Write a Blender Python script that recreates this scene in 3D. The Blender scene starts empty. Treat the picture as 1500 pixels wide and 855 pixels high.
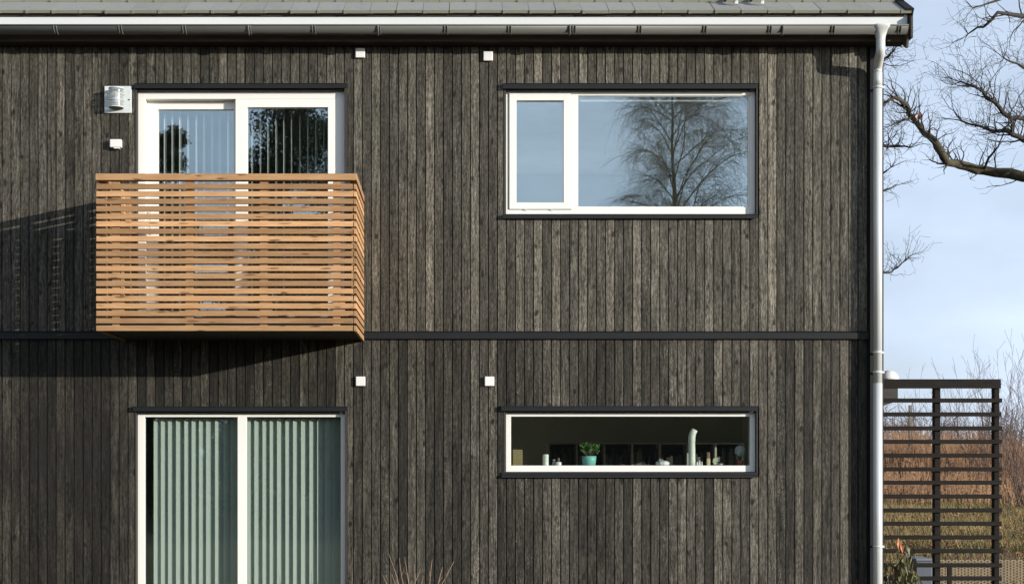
import bpy, math, random
from mathutils import Vector, Matrix
R = math.radians
SC = bpy.context.scene
COL = SC.collection
CAMY = 13.0          # camera stands 13 m in front of the facade (plane y = 0), its eye is z = 0
FPX = 2145.0
def PX(px, y=0.0): return (px - 670.0) * (CAMY + y) / FPX      # metres on the plane at depth y
def PZ(py, y=0.0): return (680.0 - py) * (CAMY + y) / FPX
GROUND = -1.75
def gz(x, y):
    def sm(a, b, t):
        t = max(0.0, min(1.0, (t - a) / (b - a))); return t
    return GROUND + 0.97 * sm(6, 29, y) + 0.28 * sm(29, 60, y)

# ------------------------------------------------------------------ mesh helpers
class MB:
    def __init__(s): s.v = []; s.f = []; s.a = []; s.smooth = []; s.cur = 0.0
    def face(s, idx, smooth=False):
        s.f.append(idx); s.a.append(s.cur); s.smooth.append(smooth)
    def box(s, x0, x1, y0, y1, z0, z1):
        if x0 > x1: x0, x1 = x1, x0
        if y0 > y1: y0, y1 = y1, y0
        if z0 > z1: z0, z1 = z1, z0
        b = len(s.v)
        s.v += [(x0,y0,z0),(x1,y0,z0),(x1,y1,z0),(x0,y1,z0),(x0,y0,z1),(x1,y0,z1),(x1,y1,z1),(x0,y1,z1)]
        for q in ((0,3,2,1),(4,5,6,7),(0,1,5,4),(1,2,6,5),(2,3,7,6),(3,0,4,7)):
            s.face(tuple(b + k for k in q))
        return s
    def hull8(s, pts):            # 8 corners in box order
        b = len(s.v); s.v += [tuple(p) for p in pts]
        for q in ((0,3,2,1),(4,5,6,7),(0,1,5,4),(1,2,6,5),(2,3,7,6),(3,0,4,7)):
            s.face(tuple(b + k for k in q))
        return s
    def prism(s, poly, axis, a0, a1):   # poly of 2D points, extruded along axis 'x' or 'y'
        b = len(s.v); n = len(poly)
        for a in (a0, a1):
            for (u, w) in poly:
                s.v.append((a, u, w) if axis == 'x' else (u, a, w))
        s.face(tuple(b + k for k in range(n))[::-1]); s.face(tuple(b + n + k for k in range(n)))
        for k in range(n):
            k2 = (k + 1) % n
            s.face((b + k, b + k2, b + n + k2, b + n + k))
        return s
    def tube(s, pts, rad, sides=6, caps=True):
        n = len(pts); b = len(s.v); up = None
        for i in range(n):
            p = pts[i]
            d = (pts[min(i+1, n-1)] - pts[max(i-1, 0)])
            if d.length < 1e-9: d = Vector((0,0,1))
            d.normalize()
            if up is None:
                up = Vector((1,0,0)) if abs(d.x) < 0.8 else Vector((0,1,0))
            u = (up - d * up.dot(d))
            if u.length < 1e-6: u = d.orthogonal()
            u.normalize(); w = d.cross(u); up = u
            r = rad[i] if hasattr(rad, '__len__') else rad
            for k in range(sides):
                t = 2 * math.pi * k / sides
                q = p + u * (r * math.cos(t)) + w * (r * math.sin(t))
                s.v.append((q.x, q.y, q.z))
        for i in range(n - 1):
            for k in range(sides):
                k2 = (k + 1) % sides
                s.face((b + i*sides + k, b + i*sides + k2, b + (i+1)*sides + k2, b + (i+1)*sides + k), True)
        if caps:
            s.face(tuple(b + k for k in range(sides))[::-1]); s.face(tuple(b + (n-1)*sides + k for k in range(sides)))
        return s
    def lathe(s, prof, c, sides=24, ripple=None):
        b = len(s.v); n = len(prof)
        for (r, z) in prof:
            for k in range(sides):
                t = 2 * math.pi * k / sides
                rr = r * (ripple(t) if ripple else 1.0)
                s.v.append((c[0] + rr * math.cos(t), c[1] + rr * math.sin(t), c[2] + z))
        for i in range(n - 1):
            for k in range(sides):
                k2 = (k + 1) % sides
                s.face((b + i*sides + k, b + i*sides + k2, b + (i+1)*sides + k2, b + (i+1)*sides + k), True)
        s.face(tuple(b + k for k in range(sides))[::-1]); s.face(tuple(b + (n-1)*sides + k for k in range(sides)))
        return s
    def leaf(s, p, d, nrm, L, W, curl=0.0):
        d = d.normalized(); sd = d.cross(nrm)
        if sd.length < 1e-6: sd = d.orthogonal()
        sd.normalize(); nn = sd.cross(d)
        b = len(s.v)
        pts = [p, p + d*L*.45 + sd*W*.5 + nn*curl*L*.2, p + d*L - nn*curl*L*.3, p + d*L*.45 - sd*W*.5 + nn*curl*L*.2]
        s.v += [tuple(q) for q in pts]; s.face((b, b+1, b+2, b+3))
        return s
    def build(s, name, m, parent=None, loc=None, bevel=0.0, attr=False):
        me = bpy.data.meshes.new(name)
        off = Vector(loc) if loc is not None else None
        if off is not None: me.from_pydata([(a-off.x, b-off.y, c-off.z) for (a, b, c) in s.v], [], s.f)
        else: me.from_pydata(s.v, [], s.f)
        me.polygons.foreach_set('use_smooth', s.smooth)
        if attr:
            at = me.attributes.new('seed', 'FLOAT', 'FACE'); at.data.foreach_set('value', s.a)
        me.materials.append(m); me.update()
        o = bpy.data.objects.new(name, me); COL.objects.link(o)
        if off is not None: o.location = off
        if parent is not None:
            o.parent = parent
            o.location = o.location - world_loc(parent)
        if bevel:
            md = o.modifiers.new('bevel', 'BEVEL'); md.width = bevel; md.segments = 2; md.limit_method = 'ANGLE'
        return o
def world_loc(o):
    l = Vector(o.location)
    while o.parent is not None:
        o = o.parent; l = l + Vector(o.location)
    return l
def tag(o, label=None, cat=None, group=None, kind=None):
    if label: o['label'] = label
    if cat: o['category'] = cat
    if group: o['group'] = group
    if kind: o['kind'] = kind
    return o
def empty(name, loc, label=None, cat=None, group=None, parent=None):
    o = bpy.data.objects.new(name, None); COL.objects.link(o); o.empty_display_size = .1
    o.location = Vector(loc)
    if parent is not None:
        o.parent = parent; o.location = Vector(loc) - world_loc(parent)
    return tag(o, label, cat, group)
def V(*a): return Vector(a)

# ------------------------------------------------------------------ materials
def new_mat(name):
    m = bpy.data.materials.new(name); m.use_nodes = True
    nt = m.node_tree; b = nt.nodes['Principled BSDF']
    return m, nt, b
def N(nt, t, **kw):
    n = nt.nodes.new(t)
    for k, v in kw.items(): setattr(n, k, v)
    return n
def ramp(nt, stops, fac):
    r = N(nt, 'ShaderNodeValToRGB'); e = r.color_ramp.elements
    while len(e) < len(stops): e.new(.5)
    for k, (p, c) in enumerate(stops):
        e[k].position = p; e[k].color = (c[0], c[1], c[2], 1) if hasattr(c, '__len__') else (c, c, c, 1)
    nt.links.new(fac, r.inputs[0]); return r.outputs[0]
def coords(nt, scale=(1,1,1), kind='Object'):
    tc = N(nt, 'ShaderNodeTexCoord'); mp = N(nt, 'ShaderNodeMapping')
    mp.inputs['Scale'].default_value = scale
    nt.links.new(tc.outputs[kind], mp.inputs[0]); return mp.outputs[0]
def noise(nt, vec, scale, detail=4, rough=.55):
    n = N(nt, 'ShaderNodeTexNoise'); n.inputs['Scale'].default_value = scale
    n.inputs['Detail'].default_value = detail; n.inputs['Roughness'].default_value = rough
    nt.links.new(vec, n.inputs['Vector']); return n.outputs[0]
def mixc(nt, fac, a, b, mode='MIX'):
    n = N(nt, 'ShaderNodeMix', data_type='RGBA', blend_type=mode)
    if hasattr(fac, 'is_linked'): nt.links.new(fac, n.inputs[0])
    else: n.inputs[0].default_value = fac
    for i, c in ((6, a), (7, b)):
        if hasattr(c, 'is_linked'): nt.links.new(c, n.inputs[i])
        else: n.inputs[i].default_value = (c[0], c[1], c[2], 1)
    return n.outputs[2]
def math_(nt, op, a, b=None):
    n = N(nt, 'ShaderNodeMath', operation=op)
    for i, c in ((0, a), (1, b)):
        if c is None: continue
        if hasattr(c, 'is_linked'): nt.links.new(c, n.inputs[i])
        else: n.inputs[i].default_value = c
    return n.outputs[0]
def bump(nt, b, h, strength=.3, dist=.01):
    n = N(nt, 'ShaderNodeBump'); n.inputs['Strength'].default_value = strength; n.inputs['Distance'].default_value = dist
    nt.links.new(h, n.inputs['Height']); nt.links.new(n.outputs[0], b.inputs['Normal'])
def flat(name, c1, c2=None, scale=8, rough=.6, metal=0.0, bmp=0.0, stretch=(1,1,1), spec=.5):
    m, nt, b = new_mat(name)
    c2 = c2 or tuple(k * .85 for k in c1)
    nz = noise(nt, coords(nt, stretch), scale, 6, .6)
    nt.links.new(ramp(nt, [(.3, c2), (.7, c1)], nz), b.inputs['Base Color'])
    b.inputs['Roughness'].default_value = rough; b.inputs['Metallic'].default_value = metal
    b.inputs['Specular IOR Level'].default_value = spec
    if bmp: bump(nt, b, nz, bmp, .01)
    return m

PATCH_OFS = (2.75, -.02)
def board_mat(name, dark, mid, light, fleck, axis='z', fleck_amt=1.0, spec=.25, knot=(12, 6.5), streak=.75, mid_amt=0.0, dark_patch=False, tones=(.62, 1.34), left_shade=None):
    """sawn timber boards: every board has its own tone and its own grain and knots ('seed' attribute)"""
    m, nt, b = new_mat(name)
    at = N(nt, 'ShaderNodeAttribute', attribute_name='seed')
    tc = N(nt, 'ShaderNodeTexCoord'); sp = N(nt, 'ShaderNodeSeparateXYZ'); nt.links.new(tc.outputs['Object'], sp.inputs[0])
    seed = math_(nt, 'MULTIPLY', at.outputs['Fac'], 61.7)
    if axis == 'z': across, along = math_(nt, 'ADD', sp.outputs[0], sp.outputs[1]), sp.outputs[2]
    else: across, along = sp.outputs[2], math_(nt, 'ADD', sp.outputs[0], sp.outputs[1])
    def vec(sa, sl):
        c = N(nt, 'ShaderNodeCombineXYZ')
        nt.links.new(math_(nt, 'MULTIPLY', across, sa), c.inputs[0]); nt.links.new(seed, c.inputs[1])
        nt.links.new(math_(nt, 'MULTIPLY', along, sl), c.inputs[2]); return c.outputs[0]
    frac = math_(nt, 'FRACT', math_(nt, 'MULTIPLY', at.outputs['Fac'], 137.31))
    frac2 = math_(nt, 'FRACT', math_(nt, 'MULTIPLY', at.outputs['Fac'], 71.93))
    grain = noise(nt, vec(95, 4.5), 1.0, 6, .65)
    blot = noise(nt, vec(16, 2.6), 1.0, 4, .6)
    fine = noise(nt, vec(240, 60), 1.0, 3, .7)
    base = ramp(nt, [(.28, dark), (.5, mid), (.75, light)], math_(nt, 'ADD', math_(nt, 'MULTIPLY', grain, .6), math_(nt, 'MULTIPLY', blot, .4)))
    # board tone
    tone = N(nt, 'ShaderNodeMapRange'); nt.links.new(math_(nt, 'POWER', frac, 1.8), tone.inputs[0])
    tone.inputs[3].default_value = tones[0]; tone.inputs[4].default_value = tones[1]
    tv = N(nt, 'ShaderNodeCombineColor')
    for k in range(3): nt.links.new(tone.outputs[0], tv.inputs[k])
    col = mixc(nt, 1.0, base, tv.outputs[0], 'MULTIPLY')
    # knots
    vo = N(nt, 'ShaderNodeTexVoronoi', feature='F1'); vo.inputs['Scale'].default_value = 1.0
    wob = noise(nt, vec(30, 12), 1.0, 2, .5)
    vv = N(nt, 'ShaderNodeVectorMath', operation='ADD'); nt.links.new(vec(*knot), vv.inputs[0])
    cw = N(nt, 'ShaderNodeCombineXYZ'); nt.links.new(math_(nt, 'MULTIPLY', wob, .35), cw.inputs[0]); nt.links.new(math_(nt, 'MULTIPLY', wob, .5), cw.inputs[2])
    nt.links.new(cw.outputs[0], vv.inputs[1]); nt.links.new(vv.outputs[0], vo.inputs['Vector'])
    kn = ramp(nt, [(.12, 1.0), (.24, 0.0)], vo.outputs['Distance'])
    vb = N(nt, 'ShaderNodeSeparateColor'); nt.links.new(vo.outputs['Color'], vb.inputs[0])
    kn = math_(nt, 'MULTIPLY', kn, ramp(nt, [(.25, 0.0), (.6, 1.0)], vb.outputs[0]))
    col = mixc(nt, math_(nt, 'MULTIPLY', kn, .85), col, tuple(k * .28 for k in dark))
    # dark streaks of tar and mould, broken along the board
    stk = ramp(nt, [(.56, 0.0), (.70, 1.0)], noise(nt, vec(38, 7.0), 1.0, 5, .68))
    col = mixc(nt, math_(nt, 'MULTIPLY', stk, streak), col, tuple(k * .45 for k in dark))
    # weathered flecks, on some boards only
    fl = ramp(nt, [(.54, 0.0), (.64, 1.0)], fine)
    fl = math_(nt, 'MULTIPLY', fl, ramp(nt, [(.45, 0.0), (.75, 1.0)], blot))
    fl = math_(nt, 'MULTIPLY', fl, ramp(nt, [(.55, .12), (.9, 1.0)], frac2))
    col = mixc(nt, math_(nt, 'MULTIPLY', fl, .75 * fleck_amt), col, fleck)
    if mid_amt:
        mn = noise(nt, vec(105, 24), 1.0, 4, .75); m2n = noise(nt, vec(70, 3.0), 1.0, 3, .6)
        mr = ramp(nt, [(.37, .12), (.5, .66), (.63, 1.55)], math_(nt, 'ADD', math_(nt, 'MULTIPLY', mn, .62), math_(nt, 'MULTIPLY', m2n, .38)))
        col = mixc(nt, mid_amt, col, mr, 'MULTIPLY')
    if left_shade:  # shade put into the colour: boards darken to the left, lighten to the right
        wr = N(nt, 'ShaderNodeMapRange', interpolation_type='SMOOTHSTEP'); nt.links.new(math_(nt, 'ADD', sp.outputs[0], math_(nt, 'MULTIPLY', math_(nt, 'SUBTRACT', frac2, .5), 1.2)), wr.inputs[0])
        wr.inputs[1].default_value = -3.6; wr.inputs[2].default_value = 2.4; wr.inputs[3].default_value = left_shade[0]; wr.inputs[4].default_value = left_shade[1]
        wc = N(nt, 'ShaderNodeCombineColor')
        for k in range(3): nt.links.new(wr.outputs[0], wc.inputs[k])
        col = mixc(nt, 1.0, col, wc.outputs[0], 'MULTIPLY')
    if dark_patch:      # uneven dark patches on the boards left of the terrace door
        sx = ramp(nt, [(.0, 1.0), (1.0, 0.0)], math_(nt, 'MULTIPLY', math_(nt, 'ADD', sp.outputs[0], PATCH_OFS[0]), 1.2))
        sz = math_(nt, 'ABSOLUTE', math_(nt, 'ADD', sp.outputs[2], PATCH_OFS[1]))
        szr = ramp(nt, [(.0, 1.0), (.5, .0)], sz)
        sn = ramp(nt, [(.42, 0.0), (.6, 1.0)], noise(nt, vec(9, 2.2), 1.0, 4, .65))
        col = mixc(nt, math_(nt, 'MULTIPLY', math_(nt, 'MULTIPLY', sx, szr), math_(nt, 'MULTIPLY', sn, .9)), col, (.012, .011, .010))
    nt.links.new(col, b.inputs['Base Color'])
    b.inputs['Roughness'].default_value = .78; b.inputs['Specular IOR Level'].default_value = spec
    bump(nt, b, math_(nt, 'ADD', math_(nt, 'MULTIPLY', grain, .7), math_(nt, 'MULTIPLY', fine, .5)), .45, .004)
    return m

def glass_mat(name, refl, tint):
    m = bpy.data.materials.new(name); m.use_nodes = True; nt = m.node_tree
    for n in list(nt.nodes): nt.nodes.remove(n)
    out = N(nt, 'ShaderNodeOutputMaterial'); mx = N(nt, 'ShaderNodeMixShader')
    tr = N(nt, 'ShaderNodeBsdfTransparent'); tr.inputs[0].default_value = (*tint, 1)
    gl = N(nt, 'ShaderNodeBsdfGlossy'); gl.inputs['Roughness'].default_value = 0.0; gl.inputs['Color'].default_value = (.84, .96, 1, 1)
    bp = N(nt, 'ShaderNodeBump'); bp.inputs['Strength'].default_value = .09; bp.inputs['Distance'].default_value = .01
    nt.links.new(noise(nt, coords(nt, (1, 1, 1)), 1.6, 1, .4), bp.inputs['Height']); nt.links.new(bp.outputs[0], gl.inputs['Normal'])
    lw = N(nt, 'ShaderNodeLayerWeight'); lw.inputs['Blend'].default_value = .5
    f = math_(nt, 'ADD', math_(nt, 'MULTIPLY', math_(nt, 'POWER', lw.outputs['Facing'], 4.0), .7), refl)
    nt.links.new(f, mx.inputs[0]); nt.links.new(tr.outputs[0], mx.inputs[1]); nt.links.new(gl.outputs[0], mx.inputs[2])
    nt.links.new(mx.outputs[0], out.inputs[0]); return m

M = {}
M['clad'] = board_mat('cladding_upper', (.050,.045,.034), (.114,.104,.081), (.206,.190,.153), (.40,.375,.315), mid_amt=1.0, tones=(.62, 1.62), left_shade=(.64, 1.10))
M['clad_low'] = board_mat('cladding_lower', (.027,.024,.018), (.066,.060,.047), (.136,.123,.098), (.39,.36,.295), fleck_amt=1.4, mid_amt=1.0, dark_patch=True, tones=(.50, 1.80), left_shade=(.52, 1.10))
M['black'] = flat('black_membrane', (.010,.010,.010), None, 20, .9)
M['flash'] = flat('black_steel', (.009,.010,.012), (.006,.007,.008), 3, .6, spec=.3)
M['darkwood'] = flat('dark_stained_wood', (.040,.034,.028), (.020,.017,.015), 14, .7, bmp=.2, stretch=(.5,4,4))
M['soffit'] = flat('brown_soffit_board', (.075,.056,.042), (.030,.023,.018), 6, .75, bmp=.2, stretch=(.6,4,4))
M['white'] = flat('white_paint', (.79,.785,.735), (.765,.76,.71), 2.5, .38)
M['whitesteel'] = flat('white_steel', (.645,.665,.655), (.60,.62,.61), 1.6, .35, stretch=(.4,1,1))
M['gutter'] = flat('lacquered_gutter', (.115,.118,.105), (.090,.092,.082), 3, .5, stretch=(.5,3,3))
M['galv'] = flat('galvanised_steel', (.66,.675,.66), (.57,.585,.57), 9, .36, metal=.1, stretch=(1,1,.25))
M['larch'] = board_mat('larch_slat', (.31,.165,.072), (.455,.260,.124), (.595,.375,.200), (.63,.47,.31), axis='x', fleck_amt=.4, spec=.3, knot=(26, 4.5), streak=.22, tones=(.66, 1.32))
M['larch_grey'] = flat('weathered_rail_top', (.46,.34,.24), (.38,.26,.17), 20, .75, stretch=(.3,4,4))
M['ceiling'] = flat('white_ceiling', (.84,.84,.82), None, 2, .9)
M['plaster'] = flat('interior_plaster', (.76,.74,.63), (.73,.71,.60), 2, .9)
M['sillwhite'] = flat('interior_sill', (.78,.77,.73), None, 3, .5)
M['oakfloor'] = flat('interior_floor', (.22,.14,.08), (.16,.10,.06), 6, .5, stretch=(.4,5,1))
M['glass'] = glass_mat('window_glass', .22, (.95,.98,.965))
M['glass_low'] = glass_mat('low_window_glass', .10, (.95,.98,.965))
def fabric(name, c, k):
    m, nt, b = new_mat(name)
    n = noise(nt, coords(nt, (1, 1, .4)), 60, 4, .6); cc = ramp(nt, [(.3, tuple(q*.94 for q in c)), (.7, c)], n)
    nt.links.new(cc, b.inputs['Base Color']); b.inputs['Roughness'].default_value = .85
    t = N(nt, 'ShaderNodeBsdfTranslucent'); nt.links.new(cc, t.inputs[0]); mx = N(nt, 'ShaderNodeMixShader'); mx.inputs[0].default_value = k
    out = nt.nodes['Material Output']; nt.links.new(b.outputs[0], mx.inputs[1]); nt.links.new(t.outputs[0], mx.inputs[2]); nt.links.new(mx.outputs[0], out.inputs[0])
    return m
M['blind'] = fabric('blind_fabric', (.62,.68,.635), .48)
M['blind_up'] = fabric('pale_blind_fabric', (.93,.95,.92), .12)
M['vent'] = flat('white_plastic', (.80,.79,.77), None, 4, .4)
def tile_mat():
    m, nt, b = new_mat('roof_tile')
    at = N(nt, 'ShaderNodeAttribute', attribute_name='seed')
    n1 = noise(nt, coords(nt), 9, 5, .65); n2 = noise(nt, coords(nt), 60, 4, .7)
    c = ramp(nt, [(.25, (.24,.245,.235)), (.6, (.33,.34,.33))], math_(nt, 'ADD', math_(nt, 'MULTIPLY', n1, .6), math_(nt, 'MULTIPLY', at.outputs['Fac'], .16)))
    c = mixc(nt, ramp(nt, [(.45, 0.0), (.7, .8)], n1), c, (.26,.262,.19))
    c = mixc(nt, ramp(nt, [(.60, 0.0), (.68, .6)], n2), c, (.12,.12,.09))
    ge = N(nt, 'ShaderNodeNewGeometry'); gs = N(nt, 'ShaderNodeSeparateXYZ'); nt.links.new(ge.outputs['True Normal'], gs.inputs[0])
    c = mixc(nt, math_(nt, 'MULTIPLY', ramp(nt, [(.10, .6), (.35, 0.0)], math_(nt, 'ADD', gs.outputs[2], .0)), 1.0), c, (.235,.225,.15))   # lichen on the exposed butt ends
    nt.links.new(c, b.inputs['Base Color']); b.inputs['Roughness'].default_value = .75
    bump(nt, b, n2, .3, .005); return m
M['tile'] = tile_mat()
M['bark'] = flat('oak_bark', (.058,.049,.040), (.024,.020,.017), 22, .9, bmp=.6, stretch=(1,1,.6))
M['moss'] = flat('mossy_oak_bark', (.090,.082,.038), (.030,.025,.018), 9, .95, bmp=.6)
M['twigbrown'] = flat('shrub_twig', (.15,.10,.075), (.085,.055,.042), 6, .85)
M['twiggrey'] = flat('thicket_twig', (.13,.10,.095), (.085,.065,.065), 5, .9)
M['straw'] = flat('dry_stem', (.36,.255,.165), (.23,.15,.095), 12, .8)
M['reed'] = flat('dry_reed', (.38,.225,.12), (.20,.105,.055), .55, .85, stretch=(1,1,.4))
M['grassblade'] = flat('grass_blade', (.36,.27,.115), (.185,.155,.055), 1.1, .8)
M['birch'] = flat('birch_bark', (.24,.235,.19), (.09,.09,.07), 6, .8, stretch=(1,1,2.5))
M['birchtwig'] = flat('birch_twig', (.19,.18,.165), (.13,.12,.11), 5, .85)
M['needle'] = flat('evergreen_leaf', (.045,.065,.026), (.018,.030,.012), 1.2, .75)
M['hedge'] = flat('hedge_leaf', (.05,.07,.03), (.022,.032,.014), 1.5, .75)
M['neigh'] = flat('brown_house_boarding', (.075,.066,.050), (.055,.048,.038), 2, .85, stretch=(.3,1,5))
M['darkglass'] = flat('dark_window', (.008,.009,.010), None, 2, .3)
M['stainwood'] = flat('trellis_stain', (.020,.017,.014), (.010,.008,.007), 16, .75, spec=.15, bmp=.3, stretch=(.4,3,3))

# ------------------------------------------------------------------ ground
def ground():
    xs = [-900,-300,-100,-50,-30,-20,-12,-7,-3,0,3,5,7,9,11,13,15,17,20,24,30,50,100,300,900]
    ys = [-900,-300,-120,-80,-50,-30,-18,-10,-5,-2,0,2,4,6,8,10,13,16,20,24,29,34,40,50,60,100,200,500,1200]
    m, nt, b = new_mat('meadow_ground')
    c = coords(nt); n1 = noise(nt, c, .35, 5, .6); n2 = noise(nt, c, 6, 5, .7); n3 = noise(nt, c, 45, 3, .7)
    col = ramp(nt, [(.35, (.115,.105,.040)), (.52, (.185,.150,.058)), (.68, (.23,.165,.075))], math_(nt, 'ADD', math_(nt, 'MULTIPLY', n1, .5), math_(nt, 'MULTIPLY', n2, .5)))
    col = mixc(nt, ramp(nt, [(.5, 0.0), (.62, .85)], n3), col, (.062,.044,.022))
    nt.links.new(col, b.inputs['Base Color']); b.inputs['Roughness'].default_value = .95
    bump(nt, b, n3, .7, .05)
    mb = MB()
    for y in ys:
        for x in xs: mb.v.append((x, y, gz(x, y)))
    w = len(xs)
    for j in range(len(ys) - 1):
        for i in range(w - 1): mb.face((j*w+i, j*w+i+1, (j+1)*w+i+1, (j+1)*w+i), True)
    o = mb.build('ground', m); tag(o, kind='structure')
ground()

# ------------------------------------------------------------------ the house
HX0, HX1, HY1 = -7.0, PX(1293.5), 8.0
ZEAVE = PZ(56)
house = empty('house', (HX0 + 5.4, 0, GROUND), 'dark timber-clad two-storey house with white window frames and grey tiled roof', 'house')
OPEN = [  # openings in the facade: x0, x1, z0, z1
    (PX(198), PX(508.8), PZ(486), PZ(122)),
    (PX(198), PX(508.8), -1.66, PZ(595)),
    (PX(737.5), PX(1110), PZ(319.5), PZ(122)),
    (PX(737.5), PX(1110), PZ(698), PZ(595)),
]
BELT0, BELT1 = PZ(496.5), PZ(485)
def cladding():
    rng = random.Random(5); pitch = .080
    x = PX(530.8) - .080 * 82
    up, lo = MB(), MB()
    while x < HX1 - .13:
        x0, x1 = max(x + .0042, HX0), min(x + pitch - .0042, HX1 - .125)
        if x1 - x0 > .015 and x1 > HX0:
            for mbs, z0, z1 in ((up, BELT1 + .001, ZEAVE), (lo, GROUND + .22, BELT0 - .001)):
                spans = [(z0, z1)]; pieces = []
                for (a, b, c, d) in OPEN:
                    if x0 < b and x1 > a and c < z1 and d > z0:
                        ns = []
                        for (s0, s1) in spans:
                            if c > s0: ns.append((s0, min(s1, c)))
                            if d < s1: ns.append((max(s0, d), s1))
                        spans = [q for q in ns if q[1] - q[0] > .01]
                        # boards ripped along the edge of the opening
                        lo_z, hi_z = max(z0, c) + .0005, min(z1, d) - .0005
                        if a - x0 > .008: pieces.append((x0, a - .001, lo_z, hi_z))
                        if x1 - b > .008: pieces.append((b + .001, x1, lo_z, hi_z))
                mbs.cur = rng.random(); yo = rng.uniform(0, .003); tilt = rng.uniform(-.0015, .0015)
                for (xx0, xx1, s0, s1) in [(x0, x1, q[0], q[1]) for q in spans] + pieces:
                    mbs.hull8([(xx0, yo - tilt, s0), (xx1, yo + tilt, s0), (xx1, .021, s0), (xx0, .021, s0),
                               (xx0, yo - tilt, s1), (xx1, yo + tilt, s1), (xx1, .021, s1), (xx0, .021, s1)])
        x += pitch
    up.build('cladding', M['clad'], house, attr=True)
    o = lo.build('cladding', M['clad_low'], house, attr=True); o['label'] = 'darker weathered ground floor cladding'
cladding()
def wall_cells(mb, x0, x1, z0, z1, y0, y1, opens):
    xs = sorted({x0, x1, *[o[0] for o in opens], *[o[1] for o in opens]})
    for i in range(len(xs) - 1):
        a, b = xs[i], xs[i+1]; mid = (a + b) / 2
        sp = [(z0, z1)]
        for o in opens:
            if o[0] < mid < o[1]:
                ns = []
                for (s0, s1) in sp:
                    if o[2] >= s1 or o[3] <= s0: ns.append((s0, s1)); continue
                    if o[2] > s0: ns.append((s0, o[2]))
                    if o[3] < s1: ns.append((o[3], s1))
                sp = ns
        for (s0, s1) in sp: mb.box(a, b, y0, y1, s0, s1)
mb = MB(); wall_cells(mb, HX0, HX1 - .004, GROUND, ZEAVE + .1, .0225, .10, OPEN); mb.build('wall', M['black'], house)
mb = MB(); wall_cells(mb, HX0 + .02, HX1 - .05, GROUND, 3.7, .1005, .28, OPEN); mb.build('inner_wall', M['sillwhite'], house)
# gable, back and left walls, floors and ceilings, partition
mb = MB()
k = 0; y = .0; rng = random.Random(8); GW = (1.44, 3.92, -.9, .42)     # added unseen light openings in the gable side: y0, y1, z0, z1
GU = (1.95, 3.25)
zg = lambda yy: ZEAVE - .02 + math.tan(R(32)) * min(yy, HY1 - yy)
while y < HY1:
    mb.cur = rng.random(); a, b = y + .003, min(y + .077, HY1)
    if GW[0] - .01 < (a + b)/2 < GW[1] + .01:
        mb.box(HX1-.02, HX1, a, b, GROUND, GW[2]); mb.box(HX1-.02, HX1, a, b, GW[3], GU[0]); mb.hull8([(HX1-.02, a, GU[1]), (HX1, a, GU[1]), (HX1, b, GU[1]), (HX1-.02, b, GU[1]), (HX1-.02, a, zg(a)), (HX1, a, zg(a)), (HX1, b, zg(b)), (HX1-.02, b, zg(b))])
        y += .08; continue
    mb.hull8([(HX1-.02, a, GROUND), (HX1, a, GROUND), (HX1, b, GROUND), (HX1-.02, b, GROUND), (HX1-.02, a, zg(a)), (HX1, a, zg(a)), (HX1, b, zg(b)), (HX1-.02, b, zg(b))])
    y += .08
mb.build('gable_cladding', M['clad_low'], house, attr=True)
mb = MB(); ga, gb = HX1 - .20, HX1 - .022
mb.prism([(.101, GU[1]), (HY1, GU[1]), (HY1, zg(HY1)), (HY1/2, zg(HY1/2)), (.101, zg(.101))], 'x', ga, gb)
mb.box(ga, gb, .101, GW[0], GROUND, GU[1]); mb.box(ga, gb, GW[1], HY1, GROUND, GU[1]); mb.box(ga, gb, GW[0], GW[1], GW[3], GU[0]); mb.box(ga, gb, GW[0], GW[1], GROUND, GW[2])
mb.prism([(.101, GROUND), (HY1, GROUND), (HY1, zg(HY1)), (HY1/2, zg(HY1/2)), (.101, zg(.101))], 'x', HX0 - .05, HX0 - .001)
mb.box(HX0, HX1 - .201, HY1 - .2, HY1 - .01, GROUND, ZEAVE)
mb.build('outer_wall', M['darkwood'], house)
mb = MB(); mb.box(HX0, HX1 - .21, 5.2, 5.3, -1.60, 3.6)
mb.box(-.45, -.35, .285, 5.195, 1.21, 3.6); mb.box(-.45, -.35, .285, 5.195, -1.60, .95)
mb.box(HX1 - .24, HX1 - .205, .285, GW[0], 1.21, 3.6); mb.box(HX1 - .24, HX1 - .205, GW[1], 5.195, 1.21, 3.6); mb.box(HX1 - .24, HX1 - .205, GW[0], GW[1], 1.21, GU[0]); mb.box(HX1 - .24, HX1 - .205, GW[0], GW[1], GU[1], 3.6); mb.box(HX1 - .24, HX1 - .205, .285, GW[0], -1.60, .95); mb.box(HX1 - .24, HX1 - .205, GW[1], 5.195, -1.60, .95); mb.box(HX1 - .24, HX1 - .205, GW[0], GW[1], -1.60, GW[2]); mb.box(HX1 - .24, HX1 - .205, GW[0], GW[1], GW[3], .95)
mb.box(HX0 + .01, HX0 + .06, .285, 5.195, 1.21, 3.6); mb.box(HX0 + .01, HX0 + .06, .285, 5.195, -1.60, .95)
mb.build('partition_wall', M['plaster'], house)
mb = MB(); mb.box(HX0 + .005, HX1 - .21, .283, 5.4, -1.72, -1.605); mb.box(HX0 + .005, HX1 - .21, .283, 5.4, 1.08, 1.205); mb.build('floor', M['oakfloor'], house)
mb = MB(); mb.box(HX0 + .005, HX1 - .21, .283, 5.4, .955, 1.075); mb.box(HX0 + .005, HX1 - .21, .283, 5.4, 3.605, 3.69); mb.build('ceiling', M['ceiling'], house)
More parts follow.
